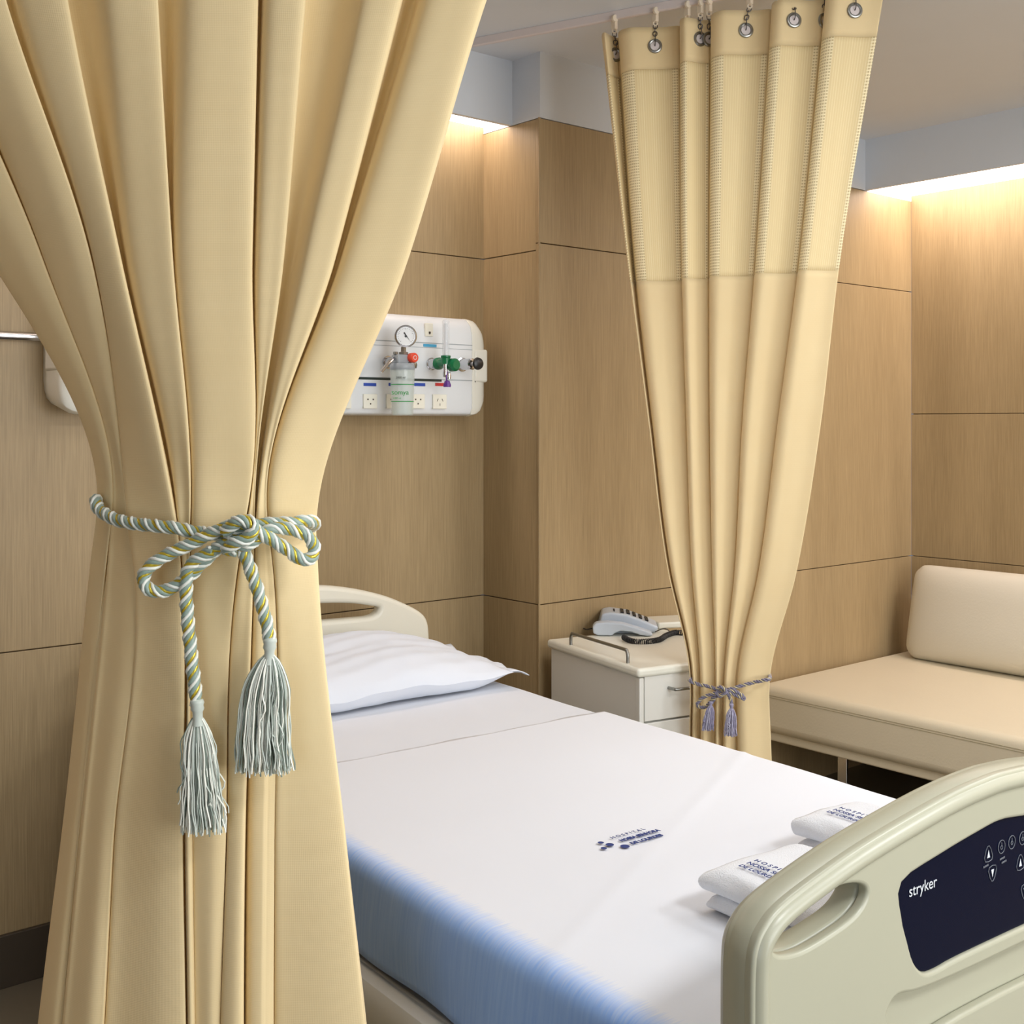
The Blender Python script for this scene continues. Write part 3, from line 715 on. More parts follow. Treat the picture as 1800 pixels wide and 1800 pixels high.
def linen(name, y0, y1, dz, drop, m, solid, wav=.002, seed=0, ny=110):
    """sheet laid over the mattress: arc-length parametrised across, UV in metres from the left hem"""
    R = .028; sec = []   # (x, z) cross-section
    xl, xr = mx0-.004-dz, mx1+.004+dz; zt = BZ+dz
    for i in range(10): sec.append((xl-.004*math.sin(i/9*3), zt-R-(drop-R)*(1-i/9)))
    for i in range(1, 8): a = PI-(PI/2)*i/7; sec.append((xl+R+R*math.cos(a), zt-R+R*math.sin(a)))
    for i in range(1, 40): sec.append((xl+R+(xr-xl-2*R)*i/40, zt))
    for i in range(0, 8): a = PI/2-(PI/2)*i/7; sec.append((xr-R+R*math.cos(a), zt-R+R*math.sin(a)))
    for i in range(1, 8): sec.append((xr, zt-R-(drop-R)*i/7))
    arc = [0]
    for a, b in zip(sec[:-1], sec[1:]): arc.append(arc[-1]+math.hypot(b[0]-a[0], b[1]-a[1]))
    P = []; uv = []
    for j in range(ny+1):
        y = y0+(y1-y0)*j/ny; row = []
        for i, (x, z) in enumerate(sec):
            s = arc[i]; h = 0; ox = 0
            side = max(0, 1-s/.17)
            ox = -side*(.006+.006*math.sin(y*9+seed)+.007*math.sin((y+s*.8)*17)*side)
            top = 1-min(1, side*3)
            h = top*wav*(math.sin(y*5+x*3+seed)+.5*math.sin(x*11-y*6.3+seed)+.35*math.sin(x*4+y*19))*.5
            # long diagonal crease near the foot
            cr = abs((y+.62)-(x+.3)*.55); h += top*.0022*math.exp(-(cr/.012)**2)
            if i > len(sec)-8: ox = .004*math.sin(y*14)
            row.append((x+ox, y+(.004*math.sin(x*16+1.2)+.003*math.sin(x*37)) * (1 if j in (0, ny) else 0), z+h)); uv.append((s, y))
        P.append(row)
    g = MB(); g.grid(P); o = g.build(name, m, None, uvs=uv, solid=solid, loc=BC, rotz=BR); return o
fy = (bed_z(1060,1250,BZ)[1]+bed_z(640,1344,BZ)[1])/2
fs = linen('fitted_sheet', fy-.12, hq-2-.02, .0, .15, M['white_cloth'], .002, .003, 2, 60); tag(fs, 'plain white fitted sheet showing under the pillow at the head of the bed', 'sheet')
ts = linen('top_sheet', QF-2+.075, fy, .006, .150, M['sheet'], .0025, .003, 0, 150); tag(ts, 'white top sheet hanging over the side of the bed, blue daylight tint painted on', 'sheet')
# hospital stamp on the sheet
bx, by = bed_z(1120,1486,BZ+.008)
def flat_m(x, y, z, rot=0): return Matrix.Translation((x, y, z)) @ Matrix.Rotation(rot, 4, 'Z')
zt = BZ+.0100
text_mesh('printed_lettering', 'H O S P I T A L', .0125, M['ink'], ts, flat_m(bx-.016, by+.047, zt), .0002, off=.0001)
text_mesh('printed_lettering', 'NOSSA SENHORA', .0138, M['ink'], ts, flat_m(bx-.012, by+.0265, zt), .0002, xs=.85, off=.0007)
text_mesh('printed_lettering', 'DE LOURDES', .0135, M['ink'], ts, flat_m(bx-.006, by+.005, zt), .0002, xs=.95, off=.0007)
mb = MB()
for dx, dy, r in ((-.046,.044,.006),(-.040,.027,.008),(-.060,.020,.006),(-.024,.005,.009)):
    mb.add([(bx+dx+r*.95*math.cos(2*PI*i/16), by+dy+r*.95*math.sin(2*PI*i/16), zt+.0004) for i in range(16)], [list(range(16))])
mb.build('printed_emblem', M['ink'], ts)
# pillow
pl = empty('pillow', 'plump white pillow leaning at the head of the bed', 'pillow', tuple(BC), BR)
px0, px1_, py0, py1 = -.33, .475, .665, 1.055
P = []; Q = []; uv = []; NU, NV = 60, 44
def pz(a, b):
    e = (max(0, 1-abs(a)**3.2)**.62)*(max(0, 1-abs(b)**2.4)**.62)
    return e
def plift(a, b): return .046+(.045*max(0, b)+.012*max(0, b+.2))*(1-.75*max(0, a)**3)+.006*math.sin(a*6+.5)
g = MB()
top = []; bot = []
for j in range(NV+1):
    b_ = -1+2*j/NV; rt = []; rb_ = []
    for i in range(NU+1):
        a_ = -1+2*i/NU
        pin = 1-.10*(1-b_*b_)*0; 
        x = (px0+px1_)/2+(px1_-px0)/2*a_*(1-.03*(1-abs(b_))*(1)); y = (py0+py1)/2+(py1-py0)/2*b_*(1-.06*(1-a_*a_)*0+.04*(abs(a_)**6))
        e = pz(a_, b_)
        wr = .0022*math.sin(a_*17+b_*9)*(1-e*.6)+.0016*math.sin(a_*7-b_*21)
        lift = plift(a_, b_)
        rt.append((x, y, BZ+lift+.082*e+wr)); rb_.append((x, y, BZ+max(.012, lift-.075*e)+wr*(1-e)**3)); rt[-1] = (rt[-1][0], rt[-1][1], BZ+lift+.082*e+wr)
    top.append(rt); bot.append(rb_)
for rr in top+bot:
    for p in rr: uv.append((p[0], p[1]))
g.grid(top); g.grid([r[::-1] for r in bot])
uv = [(v.x, v.y) for v in g.v]
g.build('pillow_body', M['pillow'], pl, uvs=uv)
# open pillowcase flap
fl = MB(); Pf = []
for j in range(22):
    b_ = -1+2*j/21; row = []
    for i in range(8):
        s = i/7; y = (py0+py1)/2+(py1-py0)/2*b_*(1.0+.03*s)
        z0_ = BZ+plift(1, b_)+.004
        row.append((px1_-.006+s*.062, y, z0_+.008*math.sin(b_*5+s*2)*s+.004*math.sin(b_*14)*s-.012*s*s))
    Pf.append(row)
fl.grid(Pf); fl.build('pillowcase_flap', M['pillow'], pl, uvs=[(v.x, v.y) for v in fl.v], solid=.002)
# towels: folded, the round fold facing the left side of the bed
def towel(x0, x1, y0, y1, z, h, label, print_=None, seed=0):
    """two-layer fold with its round edge at x0, lying from y0 to y1"""
    t = empty('folded_towel', label, 'towel', tuple(BC), BR, 'white towels folded at the foot of the bed')
    hl = h/4; R = h/2-hl
    mid = [(x1, z+hl), (x0+R+hl, z+hl)]
    cen = [(x1-(x1-x0-h/2)*i/8, z+hl*1.02) for i in range(9)]
    cen += [(x0+h/2-(h/2-hl)*math.sin(PI*i/8), z+h/2-(h/2-hl)*math.cos(PI*i/8)) for i in range(1, 9)]
    cen += [(x0+h/2+(x1-x0-h/2)*i/8, z+h-hl*1.02) for i in range(1, 9)]
    n = len(cen); oo = []; ii = []
    for i in range(n):
        a = Vector(cen[max(0, i-1)]); b = Vector(cen[min(n-1, i+1)]); tt = (b-a).normalized(); nn = Vector((-tt.y, tt.x))
        c = Vector(cen[i]); oo.append(c-nn*hl*.98); ii.append(c+nn*hl*.85)
    poly = oo+ii[::-1]; rs = []
    K = 22
    for k in range(K+1):
        s = k/K; y = y0+(y1-y0)*s; e = min(s, 1-s)*K; sc = 1 if e >= 3 else (.72+.28*math.sin(e/3*PI/2))
        rs.append([(x0+h/2+(p.x-x0-h/2)*(1-(1-sc)*.15)+.002*math.sin(y*40+i+seed), y, z+(p.y-z)*(sc if True else 1)+.0015*math.sin(y*31+i*.9+seed)) for i, p in enumerate(poly)])
    mb = MB(); mb.rings(rs); mb.build('towel_body', M['towel'], t, angle=70)
    if print_:
        for s, sz, dx in print_:
            text_mesh('printed_lettering', s, sz, M['ink'], t, flat_m(x0+dx, y1-.045, z+h+.0035, -PI/2), .0002, off=.0002)
    return t
PR = [('H O S P I T A L', .0125, .074), ('NOSSA SENHORA', .0135, .057), ('DE LOURDES', .0125, .040)]
BX = 1.51; BQ = 2.0
T1 = (1.60-BX, 1.75-BX, 1.02-BQ, 1.345-BQ); T2 = (1.29-BX, 1.49-BX, .99-BQ, 1.262-BQ)
towel(T1[0]+.014, T1[1], T1[2], T1[3]-.006, BZ+.012, .024, 'lower of the two white towels in the stack nearer the sofa', None, 1)
towel(T1[0], T1[1], T1[2], T1[3], BZ+.0365, .044, 'plump printed white towel topping the stack nearer the sofa', PR, 2)
towel(T2[0]+.012, T2[1], T2[2], T2[3]-.006, BZ+.012, .028, 'bottom white towel of the stack seen through the footboard grip hole', None, 3)
towel(T2[0], T2[1], T2[2], T2[3], BZ+.0405, .042, 'printed white towel topping the stack nearest the footboard corner', PR, 4)

# ------------------------------------------------------------------ bed-head service panel
VP_ = 3.14
su = empty('service_panel', 'white wall-mounted bed head medical service panel with sockets and coloured labels', 'panel', (1.80, V1, 1.53))
o_ = Vector(su.location)
uL = on_v(75, 700, 3.2).x+.075; uR = on_v(835, 640, VP_).x; zB = on_v(790, 731, VP_).z; zT = on_v(790, 556, VP_).z
uE = on_v(855, 640, VP_+.03).x
def P3(px, py, v=VP_): return on_v(px, py, v)-o_
def panelprof(k=0, inset=0):
    f = VP_-o_.y; b = -.0
    zb, zt_ = zB-o_.z+inset, zT-o_.z-inset
    return [(b, zb+.02), (f+.035, zb), (f+.010, zb+.006), (f, zb+.03), (f, zt_-.06), (f+.008, zt_-.03), (f+.03, zt_-.006), (f+.055, zt_), (b, zt_-.004)]
mb = MB(); mb.rings([[(u-o_.x, y+k, z) for y, z in panelprof()] for u, k in ((uL, 0), (uR-.01, 0))]); 
body = mb.build('panel_body', M['panelw'], su, bevel=.006, seg=3)
for s, ux, nm in ((1, uR, 'end_cap'), (-1, uL, 'end_cap')):
    mb = MB(); rs = []
    cyz = ((zB+zT)/2-o_.z)
    for dx, sc in ((-.012, 1.006), (.0, 1.006), (.015, .985), (.03, .93), (.041, .84), (.047, .70), (.05, .5)):
        rs.append([(ux-o_.x+s*dx, y*(1 if sc > .95 else (.72+.28*sc)), cyz+(z-cyz)*sc) for y, z in panelprof()])
    if s < 0: rs = [r[::-1] for r in rs]
    mb.rings(rs); mb.build(nm, M['capw'], su, bevel=.002, angle=60)
    # raised middle block of the cap
    za, zb2 = on_v(845, 672, VP_).z-o_.z, on_v(845, 614, VP_).z-o_.z
    mb = MB(); xa, xb = sorted((ux-o_.x-s*.004, ux-o_.x+s*.054))
    mb.box((xa, VP_-o_.y-.004, za), (xb, -.02, zb2)); mb.build('cap_block', M['capw'], su, bevel=.008)
def strip(name, pxa, pya, pxb, pyb, m, th=.0015, v=VP_, bev=0):
    a = P3(pxa, pya, v); b = P3(pxb, pyb, v); zz = sorted((a.z, b.z)); xx = sorted((a.x, b.x))
    mb = MB(); mb.box((xx[0], v-o_.y-th, zz[0]), (xx[1], v-o_.y+.002, zz[1])); return mb.build(name, m, su, bevel=bev)
f = VP_-o_.y
def zline(name, py_at, px_at, m, h=.0016, th=.0008, x0=uL+.0, x1=uR-.012):
    z = on_v(px_at, py_at, VP_).z-o_.z; mb = MB(); mb.box((x0-o_.x, f-th, z-h), (x1-o_.x, f+.002, z+h)); return mb.build(name, m, su)
zline('seam_line', 605, 790, M['light_line']); zline('seam_line', 613, 790, M['light_line'], .001)
zline('seam_line', 668.5, 810, M['light_line'], .0018)
zline('black_strip', 668, 740, M['strip'], .0038, .0014, on_v(560,668,VP_).x, on_v(776,668,VP_).x)
strip('dark_slot', 834.6, 616, 836, 672, M['strip'], .0012)
def label_strip(px, w_, m, py=676, h=6):
    s = strip('label_strip', px, py-h/2, px+w_, py+h/2, m, .0016); return s
for px in (639, 683, 725): label_strip(px, 22, M['blue'])
label_strip(765, 21, M['red']); label_strip(744, 23, M['cyan'], 607.5)
def socket(px, py, slots, wpx=24, hpx=25):
    a = P3(px-wpx/2, py+hpx/2); b = P3(px+wpx/2, py-hpx/2)
    mb = MB(); mb.box((a.x, f-.006, a.z), (b.x, f+.002, b.z)); s = mb.build('socket', M['ivory'], su, bevel=.0015)
    cx_, cz = (a.x+b.x)/2, (a.z+b.z)/2
    sm = MB()
    for dx, dz, sw, sh, rt in slots:
        pts = [(-sw,-sh),(sw,-sh),(sw,sh),(-sw,sh)]
        sm.add([(cx_+dx+math.cos(rt)*x-math.sin(rt)*z, f-.0064, cz+dz+math.sin(rt)*x+math.cos(rt)*z) for x, z in pts], [(0,1,2,3)])
    sm.build('socket_slots', M['slot'], s); return s
rnd = [(-.010,.006,.0026,.0022,0),(.010,.006,.0026,.0022,0),(0,-.008,.0024,.0024,0)]
aus = [(-.010,.005,.001,.005,-.5),(.010,.005,.001,.005,.5),(0,-.010,.001,.004,0)]
for px in (560, 604, 649.5, 690, 733): socket(px, 705.5, rnd)
socket(771.5, 706, aus)
socket(753, 580, [(.001,-.009,.0042,.0035,0),(.001,-.013,.002,.002,0)], 13, 22)
# devices plugged into the panel: y axis points away from the wall (-v)
def dev(name, label, cat, px, py):
    p = on_v(px, py, VP_); return empty(name, label, cat, tuple(p))
rg = dev('suction_regulator', 'wall suction regulator with round gauge, red knob and clear collection jar', 'medical device', 682, 637)
mb = MB(); mb.lathe((0,0,0), [(0,-.03),(.012,-.03),(.017,-.02),(.017,-.004),(.021,-.004),(.021,.003),(0,.003)], 'Y', 18); mb.build('wall_plug', M['chrome'], rg)
B = Vector((-.010,-.095,0))
mb = MB(); mb.lathe(B+Vector((0,0,-.03)), [(0,0),(.036,0),(.040,.006),(.040,.016),(.036,.022),(0,.022)], 'Z', 28); mb.build('jar_lid', M['greyp'], rg)
mb = MB(); mb.box(B+Vector((-.030,-.02,-.01)), B+Vector((.034,.02,.020))); mb.box(B+Vector((-.012,-.012,-.004)), B+Vector((.012,.07,.012))); mb.build('regulator_body', M['greyp'], rg, bevel=.005)
mb = MB(); mb.lathe(B+Vector((0,0,-.17)), [(0,.0),(.031,0),(.034,.003),(.039,.142),(.036,.142),(.031,.004),(0,.003)], 'Z', 32); mb.build('jar', M['clear'], rg, angle=50)
for zz in (-.075, -.128):
    lab = MB(); lab.lathe(B+Vector((0,0,zz)), [(.0375 if zz > -.1 else .0360, 0), (.0376 if zz > -.1 else .0361, .0022)], 'Z', 32, caps=False)
    lab.build('green_line', M['ink_green'], rg)
vd = (Vector((0,0,1.6))-(Vector(rg.location)+B)); vd.z = 0; vd.normalize(); rt_ = Vector((-vd.y, vd.x, 0))
for nm_, s_, sz_, dz_, m_, dx_ in (('jar_lettering','somya',.021,-.106,M['ink_green'],-.034),('jar_lettering','1000 ml',.008,-.120,M['ink_green'],-.030),('jar_lettering','2000 ml',.009,-.056,M['strip'],-.020)):
    mt = Matrix.Translation(B+vd*.0385+rt_*dx_+Vector((0,0,dz_))) @ Matrix(((rt_.x,0,vd.x,0),(rt_.y,0,vd.y,0),(0,1,0,0),(0,0,0,1)))
    text_mesh(nm_, s_, sz_, m_, rg, mt, .0003)
mb = MB(); mb.lathe(B+Vector((.004,0,.020)), [(0,0),(.016,0),(.016,.008),(.009,.009),(.009,.024),(0,.024)], 'Z', 6); mb.build('hex_nut', M['steel'], rg)
G = B+Vector((.004,-.01,.077))
gm = MB(); gm.lathe((0,0,0), [(0,.012),(.030,.012),(.034,.008),(.035,-.012),(.031,-.014),(.029,-.010),(0,-.010)], 'Y', 32)
yaw_g = math.atan2(vd.y, vd.x)+PI/2
Rg = Matrix.Rotation(yaw_g*.75, 4, 'Z')
gg = gm.xf(Matrix.Translation(G) @ Rg).build('gauge', M['chrome'], rg)
dm = MB(); dm.disc((0,-.0108,0), (0,-1,0), .0285, 28); dm.xf(Matrix.Translation(G) @ Rg).build('gauge_dial', M['white'], gg)
dm = MB(); 
for i in range(21):
    a = math.radians(225-270*i/20); r0, r1 = (.021, .026) if i % 5 == 0 else (.0235, .026)
    ca, sa = math.cos(a), math.sin(a); e = .0005
    dm.add([(ca*r0-sa*e,-.0112,sa*r0+ca*e),(ca*r1-sa*e,-.0112,sa*r1+ca*e),(ca*r1+sa*e,-.0112,sa*r1-ca*e),(ca*r0+sa*e,-.0112,sa*r0-ca*e)], [(0,1,2,3)])
dm.add([(-.008,-.0116,.010),(-.004,-.0116,.013),(.014,-.0116,-.016)], [(0,1,2)]); dm.disc((0,-.0118,0),(0,-1,0),.004,12)
dm.xf(Matrix.Translation(G) @ Rg).build('gauge_needle', M['black'], gg)
mb = MB(); mb.lathe((0,0,0), [(0,-.018),(.013,-.018),(.0155,-.014),(.0155,.004),(.011,.008),(.011,.03),(0,.03)], 'Y', 20); kb = mb.xf(Matrix.Translation(B+Vector((.020,-.022,.010)))).build('red_knob', M['redknob'], rg)
mb = MB(); mb.torus(B+Vector((.020,-.0405,.010)), (0,-1,0), .006, .001, 16, 6); mb.build('knob_mark', M['white'], kb)
mb = MB(); mb.tube(catmull([B+Vector((-.03,.0,.008)), B+Vector((-.045,-.008,.002)), B+Vector((-.066,-.012,-.014)), B+Vector((-.088,-.012,-.038))], 6), .0055, 10); mb.build('lever', M['chrome'], rg)
mb = MB(); mb.lathe(B+Vector((-.026,0,.02)), [(0,0),(.008,0),(.008,.008),(0,.008)], 'Z', 10); mb.build('cap_screw', M['steel'], rg)
mb = MB(); mb.lathe(B+Vector((.024,-.012,-.022)), [(0,0),(.018,0),(.02,.01),(.018,.018),(0,.018)], 'Z', 16); mb.build('valve_fitting', M['steel'], rg)
fm = dev('oxygen_flowmeter', 'green oxygen flowmeter with tall clear tube and purple nozzle', 'medical device', 758, 640)
mb = MB(); mb.lathe((0,0,0), [(0,-.035),(.015,-.035),(.018,-.03),(.018,-.006),(.021,-.004),(.021,.002),(0,.002)], 'Y', 18); mb.build('wall_plug', M['chrome'], fm)
B = Vector((-.004,-.085,0))
mb = MB(); mb.lathe((0,-.035,0), [(0,-.025),(.012,-.025),(.020,-.012),(.020,.0),(.016,.004),(0,.004)], 'Y', 20); mb.build('green_collar', M['green'], fm)
mb = MB(); mb.lathe(B+Vector((0,0,-.006)), [(0,0),(.014,0),(.014,.022),(.016,.024),(.016,.030),(0,.030)], 'Z', 20); mb.lathe(B+Vector((0,.03,0)), [(0,-.035),(.013,-.035),(.013,.0),(0,.0)], 'Y', 16); mb.build('green_body', M['green'], fm)
mb = MB(); mb.lathe(B+Vector((.02,-.01,-.006)), [(0,-.022),(.014,-.022),(.021,-.014),(.022,.004),(.016,.012),(0,.012)], 'Y', 24); mb.lathe(B+Vector((.004,-.004,-.006)), [(0,0),(.012,0),(.012,.02),(0,.02)], 'X', 16); mb.build('green_knob', M['green'], fm)
mb = MB(); mb.lathe(B+Vector((0,0,.022)), [(0,0),(.0115,0),(.0115,.112),(.009,.118),(0,.120)], 'Z', 20); tb_ = mb.build('flow_tube', M['glass'], fm)
mb = MB(); mb.lathe(B+Vector((0,0,.024)), [(0,0),(.0052,0),(.0058,.104),(0,.104)], 'Z', 12); mb.build('inner_tube', M['white'], tb_)
mb = MB(); mb.lathe(B+Vector((-.006,-.006,-.046)), [(0,0),(.007,0),(.009,.01),(.007,.02),(.007,.042),(0,.042)], 'Z', 14); mb.lathe(B+Vector((.010,-.004,-.052)), [(0,0),(.006,0),(.007,.012),(.004,.024),(0,.024)], 'Z', 12); mb.build('outlet_nozzle', M['chrome'], fm)
mb = MB(); mb.tube(catmull([B+Vector((-.004,-.012,-.028)), B+Vector((-.008,-.014,-.048)), B+Vector((-.002,-.012,-.064))], 6), .0026, 8); mb.lathe(B+Vector((-.002,-.01,-.078)), [(0,0),(.012,0),(.013,.006),(.008,.02),(0,.022)], 'Z', 16); mb.build('purple_cap', M['purple'], fm)
vv = dev('gas_valve', 'chrome gas outlet valve with round black knob at the panel end', 'valve', 812, 641)
mb = MB(); mb.lathe((0,0,0), [(0,-.060),(.016,-.060),(.019,-.056),(.019,-.004),(.024,-.003),(.024,.002),(0,.002)], 'Y', 24); mb.lathe((0,-.06,0), [(0,-.022),(.006,-.022),(.006,.003),(0,.003)], 'Y', 12); mb.build('valve_body', M['chrome'], vv)
mb = MB(); mb.lathe((0,-.082,0), [(0,-.014),(.010,-.014),(.019,-.010),(.021,-.003),(.016,.003),(0,.003)], 'Y', 26); mb.build('black_knob', M['black'], vv)
# chrome wall rail at the left
z_r = on_v(20, 590, V1-.03).z
wr = empty('wall_rail', 'horizontal polished metal rail fixed to the wood wall at the left edge', 'rail', (.5, V1, z_r))
mb = MB(); x0, x1 = -1.3, .60
mb.rings([[(x, y, z) for y, z in ((-.022,-.010),(-.028,-.004),(-.028,.004),(-.022,.010),(-.012,.013),(-.008,.006),(-.008,-.012))] for x in (x0, x1)]); mb.build('rail_bar', M['chrome'], wr, bevel=.0015)
for x in (-1.2, -.3, .56):
    mb = MB(); mb.box((x-.02, -.010, -.010), (x+.02, 0, .010)); mb.build('bracket', M['steel'], wr, bevel=.002)

# ------------------------------------------------------------------ bedside cabinet
zc = .785
fc = on_z(1122, 1176, zc); bc_ = on_z(953, 1121, zc)
dirv = (Vector((bc_.x, bc_.y))-Vector((fc.x, fc.y))); ang = math.atan2(dirv.y, dirv.x)-PI/2; dep = .47
dep = (Vector((bc_.x, bc_.y))-Vector((fc.x, fc.y))).length-.03
cab = empty('bedside_cabinet', 'white bedside cabinet with grey pull handles and a guard rail on its top', 'cabinet', (fc.x, fc.y, 0), ang)
WD = .46
mb = MB(); mb.box((.0, 0, zc-.028), (WD, dep, zc)); mb.build('cabinet_top', M['cabtop'], cab, bevel=.010, seg=4)
mb = MB(); mb.box((.012, .03, .10), (WD-.012, dep-.01, zc-.0281)); mb.build('carcass', M['cab'], cab, bevel=.002)
mb = MB(); mb.box((.010, .008, .10), (.026, .031, zc-.03)); mb.build('side_edge', M['cab'], cab, bevel=.003)
for z0, z1 in ((.625, .768), (.42, .619), (.12, .414)):
    mb = MB(); mb.box((.029, .010, z0), (WD-.014, .0295, z1)); d = mb.build('drawer', M['cab'], cab, bevel=.002)
    zz = (z0+z1)/2+.02
    mb = MB(); mb.tube(catmull([(.115,.011,zz),(.117,-.012,zz),(.130,-.022,zz),(.23,-.024,zz),(.33,-.022,zz),(.343,-.012,zz),(.345,.011,zz)], 6), .0048, 10); mb.build('handle', M['steel'], d, angle=80)
mb = MB(); hgt = .038
mb.tube(catmull([(.020,.085,zc-.001),(.020,.085,zc+hgt*.6),(.020,.092,zc+hgt*.93),(.020,.105,zc+hgt),(.020,.26,zc+hgt),(.020,.395,zc+hgt),(.020,.408,zc+hgt*.93),(.020,.415,zc+hgt*.6),(.020,.415,zc-.001)], 6), .0052, 12); mb.build('guard_rail', M['steel'], cab, angle=80)
for x in (.05, WD-.05):
    for y in (.07, dep-.06):
        mb = MB(); mb.lathe((x-.012, y, .035), [(0,0),(.03,0),(.035,.004),(.035,.02),(.03,.024),(0,.024)], 'X', 16); mb.box((x-.01,y-.01,.06),(x+.01,y+.01,.101)); mb.build('castor', M['black'], cab)
# telephone
def caby(px, py, z): return on_z(px, py, z)
pb_ = caby(1105, 1118, zc)
# phone axis: from rear-left (1050,1105) to front-right (1150,1120)
pa_ = caby(1052, 1116, zc); pc_ = caby(1142, 1117, zc)
ax = (Vector((pc_.x, pc_.y))-Vector((pa_.x, pa_.y))); ph_ang = math.atan2(ax.y, ax.x); PLn = .205
ph = empty('telephone', 'pale blue grey desk telephone with black keys, standing on the bedside cabinet', 'telephone', (pa_.x, pa_.y, zc+.001), ph_ang)
# local x along the phone (towards the keypad's lower end), y to the back
def sidebody(prof, y0, y1, name, m, bev=.006, parent=ph):
    mb = MB(); mb.rings([[(a, y, b) for a, b in prof] for y in (y0, y1)]); return mb.build(name, m, parent, bevel=bev, seg=4)
pbody = sidebody([(.006,0),(.0,.02),(.012,.062),(.04,.068),(.10,.060),(.16,.038),(.205,.020),(.20,.004),(.19,0)], .045, .175, 'phone_base', M['phone'], .007)
sidebody([(.02,0),(.02,.022),(.12,.016),(.17,.004),(.16,0)], .024, .05, 'handset_cradle', M['phone'], .003, pbody)
sidebody([(-.018,.008),(-.020,.030),(-.010,.042),(.03,.046),(.08,.042),(.13,.028),(.178,.012),(.182,.003),(.165,.0005),(.14,.004),(.11,.014),(.075,.018),(.055,.010),(.045,.001),(.0,.001)], -.026, .022, 'handset', M['phone'], .009, ph)
kb = MB()
def ktop(x): 
    pr = [(.04,.068),(.10,.060),(.16,.038),(.205,.020)]
    for (a, b), (c, d_) in zip(pr[:-1], pr[1:]):
        if x <= c: return b+(d_-b)*(x-a)/(c-a), math.atan2(d_-b, c-a)
    return .02, 0
for r in range(5):
    for c in range(3):
        x = .082+r*.021; y = .078+c*.028; z, an = ktop(x)
        k = Matrix.Translation((x, y, z+.001)) @ Matrix.Rotation(-an, 4, 'Y')
        o0 = len(kb.v); kb.box((-.0058,-.009,-.002), (.0058,.009,.004))
        for i in range(o0, len(kb.v)): kb.v[i] = k @ kb.v[i]
for c in range(2):
    z, an = ktop(.055); kb.box((.052, .085+c*.03, z-.004), (.058, .100+c*.03, z+.003))
kb.build('keypad', M['black'], pbody, bevel=.001)
# coiled cord: lies on the cabinet top
pts = [caby(1096,1125,zc)+Vector((0,0,.010)), caby(1110,1131,zc)+Vector((0,0,.008)), caby(1135,1132,zc)+Vector((0,0,.008)), caby(1158,1129,zc)+Vector((0,0,.008)), caby(1172,1121,zc)+Vector((0,0,.008)), caby(1188,1116,zc)+Vector((0,0,.008)), caby(1203,1117,zc)+Vector((0,0,.008)), caby(1209,1112,zc)+Vector((0,0,.008))]
inv = Matrix.Rotation(-ph_ang, 4, 'Z') @ Matrix.Translation(-Vector(ph.location))
path = [inv @ p for p in catmull(pts, 40)]
frm = frames(path); hel = []; tot = 0
for i, p in enumerate(path[:-1]):
    seg = (path[i+1]-p).length
    sub = 6
    for s in range(sub):
        q = p.lerp(path[i+1], s/sub); a = tot/.0060*2*PI; tot += seg/sub
        hel.append(q+(frm[i][0]*math.cos(a)+frm[i][1]*math.sin(a))*.0080)
mb = MB(); mb.tube(hel, .0017, 5); mb.build('coiled_cord', M['cord'], ph, angle=80)
mb = MB(); mb.tube([inv @ p for p in catmull([caby(1152,1117,zc)+Vector((0,0,.012)), caby(1163,1112,zc)+Vector((0,0,.012)), caby(1172,1111,zc)+Vector((0,0,.010)), caby(1178,1119,zc)+Vector((0,0,.014))], 8)], .002, 6); mb.build('cord_end', M['cord'], ph)
mb = MB(); mb.tube([inv @ p for p in catmull([caby(1050,1110,zc)+Vector((0,0,.006)), caby(1040,1107,zc)+Vector((0,0,.004)), caby(1030,1108,zc)+Vector((0,0,.003)), caby(1022,1103,zc)+Vector((0,0,.003))], 8)], .0022, 6); mb.build('line_cord', M['cord'], ph)
# small folder lying behind the phone
nb = caby(1170, 1100, zc); 
mb = MB(); mb.box((-.08,-.07,0), (.10,.07,.022)); tag(mb.build('tray', M['cabtop'], None, bevel=.006, loc=(nb.x+.03, nb.y+.0, zc+.0005), rotz=ang-.2), 'flat off-white tray behind the telephone on the bedside cabinet', 'tray')

# ------------------------------------------------------------------ sofa
sf = empty('sofa', 'cream leatherette daybed sofa along the wood wall at the right', 'sofa', (4.3, 1.9, 0))
so = Vector(sf.location)
def rbox(mb, a, b, r, n=5):
    pass
ua, ub, va, vb = 3.75, 4.915, .6, 2.945
mb = MB(); mb.box((ua-so.x, va-so.y, .285), (ub-so.x, vb-so.y, .470)); s1 = mb.build('seat_cushion', M['leather'], sf, bevel=.035, seg=6)
mb = MB()
for zz in (.428, .436):
    mb.tube([(ua-so.x-.0008, va-so.y+.03, zz), (ua-so.x-.0008, vb-so.y-.035, zz)], .0011, 4)
mb.build('piping', M['seam'], s1)
mb = MB(); mb.box((ua-so.x+.03, va-so.y+.02, .250), (ub-so.x-.02, vb-so.y-.02, .288)); mb.build('seat_frame', M['leather'], sf, bevel=.006)
for v_ in (2.60, 1.3):
    for u_ in (3.84, 4.8):
        mb = MB(); mb.box((u_-so.x-.006, v_-so.y-.02, 0), (u_-so.x+.006, v_-so.y+.02, .252)); mb.build('leg', M['chrome'], sf, bevel=.002)
